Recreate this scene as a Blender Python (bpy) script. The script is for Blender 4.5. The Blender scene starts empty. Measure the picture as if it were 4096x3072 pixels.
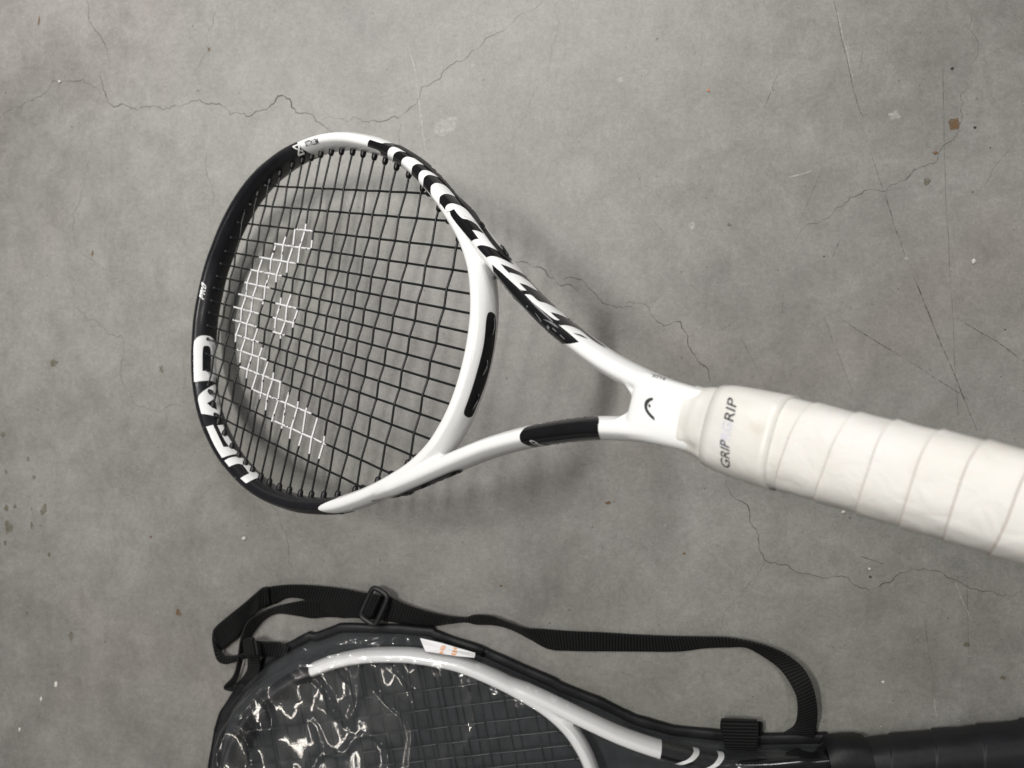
import bpy, bmesh, math, random
import numpy as np
from mathutils import Vector, Matrix, noise
from mathutils.bvhtree import BVHTree
from mathutils.geometry import delaunay_2d_cdt

random.seed(7)
SC = bpy.context.scene
COL = SC.collection

# ------------------------------------------------------------------ camera
TILT = math.radians(10.0)
CAM = Vector((0.0, 0.0, 0.5972))
RIGHT = Vector((math.cos(TILT), 0, -math.sin(TILT)))
UP = Vector((0, 1, 0))
FWD = Vector((-math.sin(TILT), 0, -math.cos(TILT)))
FPX, CX, CY = 2866.14, 2048.0, 1536.0            # focal length and centre of a 4096 x 3072 frame
cd = bpy.data.cameras.new('camera')
cam = bpy.data.objects.new('camera', cd); COL.objects.link(cam)
cam.matrix_world = Matrix((
    (RIGHT.x, UP.x, -FWD.x, CAM.x), (RIGHT.y, UP.y, -FWD.y, CAM.y),
    (RIGHT.z, UP.z, -FWD.z, CAM.z), (0, 0, 0, 1)))
cd.sensor_width = 36.0
cd.lens = FPX / 4096 * 36.0
cd.clip_start = 0.01; cd.clip_end = 50
cd.dof.use_dof = True
cd.dof.focus_distance = 0.45
cd.dof.aperture_fstop = 8.5
SC.camera = cam

# ------------------------------------------------------------------ light
wd = bpy.data.worlds.new('World'); SC.world = wd; wd.use_nodes = True
bg = wd.node_tree.nodes['Background']
bg.inputs['Color'].default_value = (0.93, 0.96, 1.0, 1); bg.inputs['Strength'].default_value = 0.022

def tube_lamp(name, loc, length, width, watt, lean=0.0, col=(1, 0.975, 0.94), turn=0.0):
    """fluorescent ceiling fitting: long thin rectangle hanging face down, leaning about its own length"""
    l = bpy.data.lights.new(name, 'AREA'); l.shape = 'RECTANGLE'; l.size = width; l.size_y = length
    l.energy = watt; l.color = col
    o = bpy.data.objects.new(name, l); COL.objects.link(o); o.location = loc
    o.rotation_euler = (0, -lean, turn)
    return o
tube_lamp('ceiling_tube', (-0.58, 0.24, 1.70), 0.34, 0.06, 24, col=(1, 0.97, 0.925))
tube_lamp('ceiling_tube', (-0.10, 1.10, 1.10), 0.5, 0.12, 16, col=(1, 0.985, 0.97))
tube_lamp('ceiling_tube', (-1.30, -1.25, 2.3), 1.2, 0.030, 8, lean=0.35, col=(1, 0.94, 0.86))
tube_lamp('ceiling_tube', (-0.72, 0.95, 1.30), 0.7, 0.12, 17, col=(1, 0.98, 0.96))
tube_lamp('ceiling_tube', (1.25, 0.10, 1.9), 0.8, 0.10, 10, lean=-0.35, col=(1, 0.96, 0.91))
SC.view_settings.view_transform = 'Standard'
SC.view_settings.look = 'None'
SC.view_settings.exposure = -0.17
SC.view_settings.gamma = 1.0
SC.cycles.use_denoising = True
SC.cycles.max_bounces = 10; SC.cycles.transparent_max_bounces = 16
SC.cycles.caustics_reflective = False; SC.cycles.caustics_refractive = False

# ------------------------------------------------------------------ helpers
def tag(o, label=None, cat=None, group=None, kind=None):
    if label: o['label'] = label
    if cat: o['category'] = cat
    if group: o['group'] = group
    if kind: o['kind'] = kind
    return o

def empty(name, loc=(0, 0, 0), mat=None):
    o = bpy.data.objects.new(name, None); COL.objects.link(o)
    if mat is not None: o.matrix_world = mat
    else: o.location = loc
    o.empty_display_size = 0.05
    return o

def mesh_obj(name, verts, faces, mats, parent=None, smooth=True, midx=None):
    me = bpy.data.meshes.new(name)
    me.from_pydata([tuple(v) for v in verts], [], [tuple(f) for f in faces])
    for m in (mats if isinstance(mats, (list, tuple)) else [mats]): me.materials.append(m)
    if midx is not None: me.polygons.foreach_set('material_index', midx)
    if smooth: me.polygons.foreach_set('use_smooth', [True] * len(me.polygons))
    me.update()
    o = bpy.data.objects.new(name, me); COL.objects.link(o)
    if parent: o.parent = parent
    return o

def recalc(o):
    bm = bmesh.new(); bm.from_mesh(o.data); bmesh.ops.recalc_face_normals(bm, faces=bm.faces); bm.to_mesh(o.data); bm.free()
    return o

def ray_dir(x, y):
    return (RIGHT * ((x - CX) / FPX) - UP * ((y - CY) / FPX) + FWD)

def floor_at(x, y, h=0.0):
    """place on the floor (or h above it) surveyed from the photograph"""
    d = ray_dir(x, y)
    return CAM + d * ((h - CAM.z) / d.z)

def spline(P, n, closed=False):
    """Catmull-Rom through P, n samples, even in arc length"""
    P = np.asarray(P, float); m = len(P)
    if closed: Q = np.vstack([P[-1], P, P[0], P[1]]); segs = m
    else: Q = np.vstack([2 * P[0] - P[1], P, 2 * P[-1] - P[-2]]); segs = m - 1
    out = []
    for i in range(segs):
        p0, p1, p2, p3 = Q[i], Q[i + 1], Q[i + 2], Q[i + 3]
        for t in np.linspace(0, 1, 24, endpoint=False):
            out.append(0.5 * ((2 * p1) + (-p0 + p2) * t + (2 * p0 - 5 * p1 + 4 * p2 - p3) * t * t + (-p0 + 3 * p1 - 3 * p2 + p3) * t ** 3))
    out.append(P[0] if closed else P[-1])
    out = np.array(out)
    s = np.r_[0, np.cumsum(np.linalg.norm(np.diff(out, axis=0), axis=1))]
    ss = np.linspace(0, s[-1], n, endpoint=not closed)
    return np.c_[tuple(np.interp(ss, s, out[:, k]) for k in range(P.shape[1]))]

# ------------------------------------------------------------------ materials
def new_mat(name):
    m = bpy.data.materials.new(name); m.use_nodes = True
    nt = m.node_tree
    return m, nt, nt.nodes['Principled BSDF']

def N(nt, kind, **kw):
    n = nt.nodes.new(kind)
    for k, v in kw.items():
        if k.startswith('i_'): n.inputs[k[2:].replace('_', ' ')].default_value = v
        else: setattr(n, k, v)
    return n

def ramp(nt, src, stops):
    r = N(nt, 'ShaderNodeValToRGB')
    el = r.color_ramp.elements
    while len(el) < len(stops): el.new(0.5)
    for e, (p, c) in zip(el, stops):
        e.position = p; e.color = c if len(c) == 4 else (*c, 1)
    nt.links.new(src, r.inputs['Fac'])
    return r

def simple(name, col, rough=0.4, coat=0.0, spec=0.5, var=0.12, scale=60, bump=0.0, bscale=400, sheen=0.0, metallic=0.0):
    m, nt, b = new_mat(name)
    tc = N(nt, 'ShaderNodeTexCoord')
    nz = N(nt, 'ShaderNodeTexNoise', i_Scale=scale, i_Detail=5.0, i_Roughness=0.6)
    nt.links.new(tc.outputs['Object'], nz.inputs['Vector'])
    lo = tuple(c * (1 - var) for c in col); hi = tuple(min(1, c * (1 + var)) for c in col)
    r = ramp(nt, nz.outputs['Fac'], [(0.3, lo), (0.7, hi)])
    nt.links.new(r.outputs['Color'], b.inputs['Base Color'])
    rr = N(nt, 'ShaderNodeMapRange'); rr.inputs['To Min'].default_value = rough * 0.8; rr.inputs['To Max'].default_value = min(1, rough * 1.2)
    nt.links.new(nz.outputs['Fac'], rr.inputs['Value']); nt.links.new(rr.outputs['Result'], b.inputs['Roughness'])
    b.inputs['Coat Weight'].default_value = coat; b.inputs['Coat Roughness'].default_value = 0.12
    b.inputs['Specular IOR Level'].default_value = spec
    b.inputs['Sheen Weight'].default_value = sheen
    b.inputs['Metallic'].default_value = metallic
    if bump:
        n2 = N(nt, 'ShaderNodeTexNoise', i_Scale=bscale, i_Detail=4.0)
        nt.links.new(tc.outputs['Object'], n2.inputs['Vector'])
        bp = N(nt, 'ShaderNodeBump', i_Strength=bump, i_Distance=0.0004)
        nt.links.new(n2.outputs['Fac'], bp.inputs['Height']); nt.links.new(bp.outputs['Normal'], b.inputs['Normal'])
    return m

M = {}
M['white'] = simple('white_lacquer', (0.69, 0.695, 0.69), 0.30, coat=0.35, var=0.02, scale=25)
M['black'] = simple('black_lacquer', (0.008, 0.008, 0.009), 0.22, spec=0.4, coat=0.3, var=0.2)
M['satin'] = simple('black_satin', (0.008, 0.008, 0.010), 0.36, spec=0.4, coat=0.1, var=0.2)
M['rubber'] = simple('black_nylon', (0.008, 0.008, 0.009), 0.40, spec=0.3, var=0.3, bump=0.15, bscale=900)
M['string'] = simple('black_string', (0.007, 0.009, 0.009), 0.36, spec=0.35, var=0.25, scale=300)
M['stencil'] = simple('white_stencil_ink', (0.60, 0.60, 0.61), 0.55, var=0.12, scale=900)
M['ink'] = simple('dark_ink', (0.015, 0.015, 0.02), 0.5, var=0.2)
M['ghost'] = simple('faded_ink', (0.50, 0.50, 0.56), 0.6, var=0.05)
M['greyink'] = simple('grey_ink', (0.10, 0.10, 0.11), 0.5)
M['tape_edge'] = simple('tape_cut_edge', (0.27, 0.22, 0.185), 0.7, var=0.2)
M['paper'] = simple('white_paper', (0.75, 0.75, 0.76), 0.7, var=0.04)
M['orange'] = simple('orange_ink', (0.75, 0.30, 0.06), 0.6)
M['vinyl'] = simple('black_vinyl', (0.007, 0.007, 0.008), 0.48, spec=0.22, var=0.25, bump=0.35, bscale=350)
M['backing'] = simple('black_backing_cloth', (0.020, 0.022, 0.024), 0.6, spec=0.2, var=0.3, bump=0.2)
M['buckle'] = simple('black_moulded_plastic', (0.010, 0.010, 0.011), 0.45, spec=0.35, var=0.2, bump=0.2, bscale=700)
M['blackgrip'] = simple('black_grip_wrap', (0.009, 0.009, 0.011), 0.5, spec=0.28, var=0.3, bump=0.4, bscale=250)
M['crumb_white'] = simple('white_crumb', (0.50, 0.485, 0.45), 0.8, var=0.15, scale=900)
M['crumb_brown'] = simple('brown_crumb', (0.16, 0.08, 0.035), 0.8, var=0.3, scale=900)
M['crumb_dark'] = simple('dark_grit', (0.03, 0.028, 0.026), 0.8, var=0.3, scale=900)

def grip_mat():
    m, nt, b = new_mat('white_overgrip')
    tc = N(nt, 'ShaderNodeTexCoord')
    n1 = N(nt, 'ShaderNodeTexNoise', i_Scale=22.0, i_Detail=4.0); n2 = N(nt, 'ShaderNodeTexNoise', i_Scale=900.0, i_Detail=3.0)
    for n in (n1, n2): nt.links.new(tc.outputs['Object'], n.inputs['Vector'])
    r = ramp(nt, n1.outputs['Fac'], [(0.30, (0.50, 0.48, 0.43)), (0.50, (0.565, 0.552, 0.52)), (0.75, (0.60, 0.592, 0.572))])
    nt.links.new(r.outputs['Color'], b.inputs['Base Color'])
    b.inputs['Roughness'].default_value = 0.62
    b.inputs['Subsurface Weight'].default_value = 0.12; b.inputs['Subsurface Scale'].default_value = 0.004
    n3 = N(nt, 'ShaderNodeTexNoise', i_Scale=95.0, i_Detail=4.0, i_Distortion=1.2)
    nt.links.new(tc.outputs['Object'], n3.inputs['Vector'])
    mx = N(nt, 'ShaderNodeMath', operation='MULTIPLY_ADD'); mx.inputs[1].default_value = 0.12
    nt.links.new(n2.outputs['Fac'], mx.inputs[0]); nt.links.new(n3.outputs['Fac'], mx.inputs[2])
    bp = N(nt, 'ShaderNodeBump', i_Strength=0.55, i_Distance=0.0012)
    nt.links.new(mx.outputs[0], bp.inputs['Height']); nt.links.new(bp.outputs['Normal'], b.inputs['Normal'])
    return m
M['grip'] = grip_mat()

def tape_mat():
    m, nt, b = new_mat('white_finishing_tape')
    tc = N(nt, 'ShaderNodeTexCoord')
    n1 = N(nt, 'ShaderNodeTexNoise', i_Scale=55.0, i_Detail=5.0, i_Roughness=0.65)
    nt.links.new(tc.outputs['Object'], n1.inputs['Vector'])
    r = ramp(nt, n1.outputs['Fac'], [(0.24, (0.50, 0.475, 0.41)), (0.38, (0.56, 0.545, 0.51)), (0.7, (0.60, 0.59, 0.565))])
    nt.links.new(r.outputs['Color'], b.inputs['Base Color'])
    b.inputs['Roughness'].default_value = 0.42
    n3 = N(nt, 'ShaderNodeTexNoise', i_Scale=120.0, i_Detail=3.0, i_Distortion=0.6)
    nt.links.new(tc.outputs['Object'], n3.inputs['Vector'])
    bp = N(nt, 'ShaderNodeBump', i_Strength=0.25, i_Distance=0.001)
    nt.links.new(n3.outputs['Fac'], bp.inputs['Height']); nt.links.new(bp.outputs['Normal'], b.inputs['Normal'])
    return m
M['tape'] = tape_mat()

def webbing_mat():
    m, nt, b = new_mat('black_webbing')
    uv = N(nt, 'ShaderNodeUVMap')
    w = N(nt, 'ShaderNodeTexWave', wave_type='BANDS', bands_direction='Y', i_Scale=1.0)   # uv in rib units along the strap
    mp = N(nt, 'ShaderNodeMapping'); mp.inputs['Scale'].default_value = (0.10, 0.314, 1)
    nt.links.new(uv.outputs['UV'], mp.inputs['Vector']); nt.links.new(mp.outputs['Vector'], w.inputs['Vector'])
    w2 = N(nt, 'ShaderNodeTexWave', wave_type='BANDS', bands_direction='X', i_Scale=1.0)
    mp2 = N(nt, 'ShaderNodeMapping'); mp2.inputs['Scale'].default_value = (4.5, 0.0, 1)
    nt.links.new(uv.outputs['UV'], mp2.inputs['Vector']); nt.links.new(mp2.outputs['Vector'], w2.inputs['Vector'])
    mul = N(nt, 'ShaderNodeMath', operation='MULTIPLY_ADD'); mul.inputs[1].default_value = 0.35
    nt.links.new(w2.outputs['Fac'], mul.inputs[0]); nt.links.new(w.outputs['Fac'], mul.inputs[2])
    r = ramp(nt, w.outputs['Fac'], [(0.1, (0.003, 0.003, 0.003)), (0.9, (0.026, 0.026, 0.027))])
    nt.links.new(r.outputs['Color'], b.inputs['Base Color'])
    b.inputs['Roughness'].default_value = 0.6; b.inputs['Specular IOR Level'].default_value = 0.22
    bp = N(nt, 'ShaderNodeBump', i_Strength=0.9, i_Distance=0.0008)
    nt.links.new(mul.outputs[0], bp.inputs['Height']); nt.links.new(bp.outputs['Normal'], b.inputs['Normal'])
    return m
M['webbing'] = webbing_mat()

def plastic_mat():
    m, nt, b = new_mat('clear_plastic')
    nt.nodes.remove(b)
    out = nt.nodes['Material Output']
    tr = N(nt, 'ShaderNodeBsdfTransparent'); tr.inputs['Color'].default_value = (0.995, 0.997, 1.0, 1)
    df = N(nt, 'ShaderNodeBsdfDiffuse'); df.inputs['Color'].default_value = (0.55, 0.58, 0.62, 1)
    gl = N(nt, 'ShaderNodeBsdfGlossy', i_Roughness=0.06)
    tc = N(nt, 'ShaderNodeTexCoord')
    nz = N(nt, 'ShaderNodeTexNoise', i_Scale=30.0, i_Detail=1.5, i_Distortion=0.5)
    nt.links.new(tc.outputs['Object'], nz.inputs['Vector'])
    bp = N(nt, 'ShaderNodeBump', i_Strength=0.25, i_Distance=0.004)
    nt.links.new(nz.outputs['Fac'], bp.inputs['Height']); nt.links.new(bp.outputs['Normal'], gl.inputs['Normal'])
    fr = N(nt, 'ShaderNodeFresnel', i_IOR=1.48)
    nt.links.new(bp.outputs['Normal'], fr.inputs['Normal'])
    ge = N(nt, 'ShaderNodeNewGeometry')                       # a thin film reflects alike from both sides
    ii = N(nt, 'ShaderNodeMath', operation='MULTIPLY_ADD'); ii.inputs[1].default_value = 1 / 1.5 - 1.5; ii.inputs[2].default_value = 1.5
    nt.links.new(ge.outputs['Backfacing'], ii.inputs[0]); nt.links.new(ii.outputs[0], fr.inputs['IOR'])
    hz = N(nt, 'ShaderNodeTexNoise', i_Scale=14.0, i_Detail=6.0)
    nt.links.new(tc.outputs['Object'], hz.inputs['Vector'])
    hr = N(nt, 'ShaderNodeMapRange'); hr.inputs['To Min'].default_value = 0.010; hr.inputs['To Max'].default_value = 0.038
    nt.links.new(hz.outputs['Fac'], hr.inputs['Value'])
    m1 = N(nt, 'ShaderNodeMixShader'); nt.links.new(hr.outputs['Result'], m1.inputs['Fac'])
    nt.links.new(tr.outputs[0], m1.inputs[1]); nt.links.new(df.outputs[0], m1.inputs[2])
    gb = N(nt, 'ShaderNodeBsdfGlossy', i_Roughness=0.24); nt.links.new(bp.outputs['Normal'], gb.inputs['Normal'])
    gm = N(nt, 'ShaderNodeMixShader'); gm.inputs['Fac'].default_value = 0.30
    nt.links.new(gl.outputs[0], gm.inputs[1]); nt.links.new(gb.outputs[0], gm.inputs[2])
    m2 = N(nt, 'ShaderNodeMixShader'); nt.links.new(fr.outputs[0], m2.inputs['Fac'])
    nt.links.new(m1.outputs[0], m2.inputs[1]); nt.links.new(gm.outputs[0], m2.inputs[2])
    nt.links.new(m2.outputs[0], out.inputs['Surface'])
    return m
M['plastic'] = plastic_mat()

def concrete_mat():
    m, nt, b = new_mat('smooth_concrete')
    tc = N(nt, 'ShaderNodeTexCoord')
    def nz(scale, detail=6.0, rough=0.6, dist=0.0, sc=(1, 1, 1), loc=(0, 0, 0)):
        mp = N(nt, 'ShaderNodeMapping'); mp.inputs['Scale'].default_value = sc; mp.inputs['Location'].default_value = loc
        n = N(nt, 'ShaderNodeTexNoise', i_Scale=scale, i_Detail=detail, i_Roughness=rough, i_Distortion=dist)
        nt.links.new(tc.outputs['Object'], mp.inputs['Vector']); nt.links.new(mp.outputs['Vector'], n.inputs['Vector'])
        return n
    big = nz(4.5, 6, 0.62, 0.6); mid = nz(30, 7, 0.62, 0.5, (1, 1, 1), (3, 1, 0)); fine = nz(190, 6, 0.7); streak = nz(70, 5, 0.65, 0.8, (1.6, 0.7, 1), (7, 2, 0)); micro = nz(1400, 4, 0.7)
    def comb(a, ka, bn, kb):
        s = N(nt, 'ShaderNodeMath', operation='MULTIPLY'); s.inputs[1].default_value = ka; nt.links.new(a, s.inputs[0])
        t = N(nt, 'ShaderNodeMath', operation='MULTIPLY_ADD'); t.inputs[1].default_value = kb
        nt.links.new(bn, t.inputs[0]); nt.links.new(s.outputs[0], t.inputs[2]); return t.outputs[0]
    v = comb(big.outputs['Fac'], 0.36, mid.outputs['Fac'], 0.24)
    v = comb(v, 1.0, streak.outputs['Fac'], 0.10)
    v = comb(v, 1.0, fine.outputs['Fac'], 0.20)
    v = comb(v, 1.0, micro.outputs['Fac'], 0.14)
    r = ramp(nt, v, [(0.38, (0.106, 0.102, 0.094)), (0.52, (0.174, 0.169, 0.159)), (0.66, (0.248, 0.243, 0.232))])
    tint = nz(2.6, 4, 0.5, 0.4, (1, 1, 1), (11, 5, 0))
    rt = ramp(nt, tint.outputs['Fac'], [(0.35, (0.97, 1.0, 0.95)), (0.5, (1, 1, 1)), (0.66, (1.04, 0.99, 0.96))])
    mx = N(nt, 'ShaderNodeMix', data_type='RGBA', blend_type='MULTIPLY'); mx.inputs['Factor'].default_value = 1.0
    nt.links.new(r.outputs['Color'], mx.inputs['A']); nt.links.new(rt.outputs['Color'], mx.inputs['B'])
    grain = nz(420, 5, 0.75, 0.0, (1, 1, 1), (2, 9, 0)); speck = nz(1000, 3, 0.8, 0.0, (1, 1, 1), (5, 3, 0))
    gk = comb(grain.outputs['Fac'], 1.15, speck.outputs['Fac'], 0.95)
    gmr = N(nt, 'ShaderNodeMapRange'); gmr.inputs['From Min'].default_value = 0.6; gmr.inputs['From Max'].default_value = 1.5; gmr.inputs['To Min'].default_value = 0.70; gmr.inputs['To Max'].default_value = 1.30
    nt.links.new(gk, gmr.inputs['Value'])
    mg = N(nt, 'ShaderNodeMix', data_type='RGBA', blend_type='MULTIPLY'); mg.inputs['Factor'].default_value = 1.0
    nt.links.new(mx.outputs['Result'], mg.inputs['A']); nt.links.new(gmr.outputs['Result'], mg.inputs['B']); mx = mg
    # pores: small dark pits
    vo = N(nt, 'ShaderNodeTexVoronoi', feature='F1', i_Scale=55.0, i_Randomness=1.0)
    nt.links.new(tc.outputs['Object'], vo.inputs['Vector'])
    pr = ramp(nt, vo.outputs['Distance'], [(0.030, (1, 1, 1)), (0.075, (0, 0, 0))])
    gate = N(nt, 'ShaderNodeMath', operation='GREATER_THAN'); gate.inputs[1].default_value = 0.80
    sp = N(nt, 'ShaderNodeSeparateColor'); nt.links.new(vo.outputs['Color'], sp.inputs['Color']); nt.links.new(sp.outputs[0], gate.inputs[0])
    pm = N(nt, 'ShaderNodeMath', operation='MULTIPLY'); nt.links.new(pr.outputs['Color'], pm.inputs[0]); nt.links.new(gate.outputs[0], pm.inputs[1])
    pk = N(nt, 'ShaderNodeMath', operation='MULTIPLY'); pk.inputs[1].default_value = 0.55; nt.links.new(pm.outputs[0], pk.inputs[0])
    mp_ = N(nt, 'ShaderNodeMix', data_type='RGBA'); nt.links.new(pk.outputs[0], mp_.inputs['Factor'])
    nt.links.new(mx.outputs['Result'], mp_.inputs['A']); mp_.inputs['B'].default_value = (0.06, 0.055, 0.05, 1)
    nt.links.new(mp_.outputs['Result'], b.inputs['Base Color'])
    rr = N(nt, 'ShaderNodeMapRange'); rr.inputs['To Min'].default_value = 0.40; rr.inputs['To Max'].default_value = 0.56
    b.inputs['Specular IOR Level'].default_value = 0.5
    nt.links.new(mid.outputs['Fac'], rr.inputs['Value']); nt.links.new(rr.outputs['Result'], b.inputs['Roughness'])
    h = comb(fine.outputs['Fac'], 0.8, mid.outputs['Fac'], 0.9)
    h = comb(h, 1.0, micro.outputs['Fac'], 0.35); h = comb(h, 1.0, pm.outputs[0], -0.8)
    bp = N(nt, 'ShaderNodeBump', i_Strength=0.28, i_Distance=0.0012)
    nt.links.new(h, bp.inputs['Height']); nt.links.new(bp.outputs['Normal'], b.inputs['Normal'])
    return m
M['concrete'] = concrete_mat()

def film_mat(name, col, alpha, rough=0.7, scale=90, lo=0.35, hi=0.6):
    """thin stain: colour laid over the concrete, broken up by noise"""
    m, nt, b = new_mat(name)
    tc = N(nt, 'ShaderNodeTexCoord')
    nz = N(nt, 'ShaderNodeTexNoise', i_Scale=scale, i_Detail=5.0, i_Roughness=0.65)
    nt.links.new(tc.outputs['Object'], nz.inputs['Vector'])
    mr = N(nt, 'ShaderNodeMapRange'); mr.inputs['From Min'].default_value = lo; mr.inputs['From Max'].default_value = hi
    mr.inputs['To Min'].default_value = alpha * 0.25; mr.inputs['To Max'].default_value = alpha
    nt.links.new(nz.outputs['Fac'], mr.inputs['Value']); nt.links.new(mr.outputs['Result'], b.inputs['Alpha'])
    b.inputs['Base Color'].default_value = (*col, 1); b.inputs['Roughness'].default_value = rough
    return m
M['crack'] = film_mat('crack_dark', (0.040, 0.036, 0.031), 0.85, scale=110, lo=0.36, hi=0.60)
M['hairline'] = film_mat('hairline_crack', (0.09, 0.082, 0.073), 0.48, scale=70, lo=0.38, hi=0.62)
M['scratch'] = film_mat('dark_scratch', (0.06, 0.058, 0.055), 0.75, scale=260, lo=0.42, hi=0.6)
M['scuff'] = film_mat('pale_scuff', (0.55, 0.54, 0.52), 0.45, scale=300, lo=0.4, hi=0.62)
M['oil'] = film_mat('oil_stain', (0.115, 0.098, 0.062), 0.62, scale=120)
M['brownspot'] = film_mat('brown_stain', (0.12, 0.065, 0.02), 0.85, scale=200)

# ------------------------------------------------------------------ floor
floor = mesh_obj('floor', [(-2.2, -2.2, 0), (2.2, -2.2, 0), (2.2, 2.2, 0), (-2.2, 2.2, 0)], [(0, 1, 2, 3)], M['concrete'], smooth=False)
tag(floor, kind='structure')

def zf(ox, oy, s):
    return lambda P: [(ox + x / s, oy + y / s) for x, y in P]
A = zf(0, 0, 1.58); B = zf(1200, 0, 1.58); Cz = zf(2600, 0, 1.4786); D = zf(2600, 700, 1.4786)
Ez = zf(0, 1000, 1.659); Fz = zf(0, 2000, 1.5475); G = zf(1000, 1900, 1.106); Hz = zf(1800, 600, 1.659); L = zf(2800, 1900, 1.4159)

def jag(P, amp, rnd):
    """fractal midpoint displacement of a polyline"""
    P = [Vector(p) for p in P]
    for it in range(4):
        Q = [P[0]]
        for a, b in zip(P, P[1:]):
            d = b - a; n = Vector((-d.y, d.x)) * rnd.uniform(-amp, amp)
            if d.length < 0.0012: Q.append(b); continue
            Q += [(a + b) / 2 + n, b]
        P = Q
    return P

crk = 0
def ribbon_on_floor(name, pts, w, mat, amp=0.14, z=0.0002, taper=True, seed=1):
    global crk
    rnd = random.Random(seed * 31 + len(pts)); crk += 1
    P = jag([floor_at(*p).xy for p in pts], amp, rnd)
    V, Fc = [], []
    n = len(P)
    for i, p in enumerate(P):
        d = (P[min(i + 1, n - 1)] - P[max(i - 1, 0)]); d = d.normalized() if d.length else Vector((1, 0))
        k = (0.45 + 0.55 * abs(noise.noise(Vector((p.x * 45, p.y * 45, seed)))) * 2.2) * w / 2
        if taper: k *= min(1, 0.25 + 6 * min(i, n - 1 - i) / n)
        nn = Vector((-d.y, d.x)) * k
        V += [(p.x + nn.x, p.y + nn.y, z + crk * 2e-6), (p.x - nn.x, p.y - nn.y, z + crk * 2e-6)]
        if i: Fc.append((2 * i - 2, 2 * i - 1, 2 * i + 1, 2 * i))
    return mesh_obj(name, V, Fc, mat, floor, smooth=False)

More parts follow.
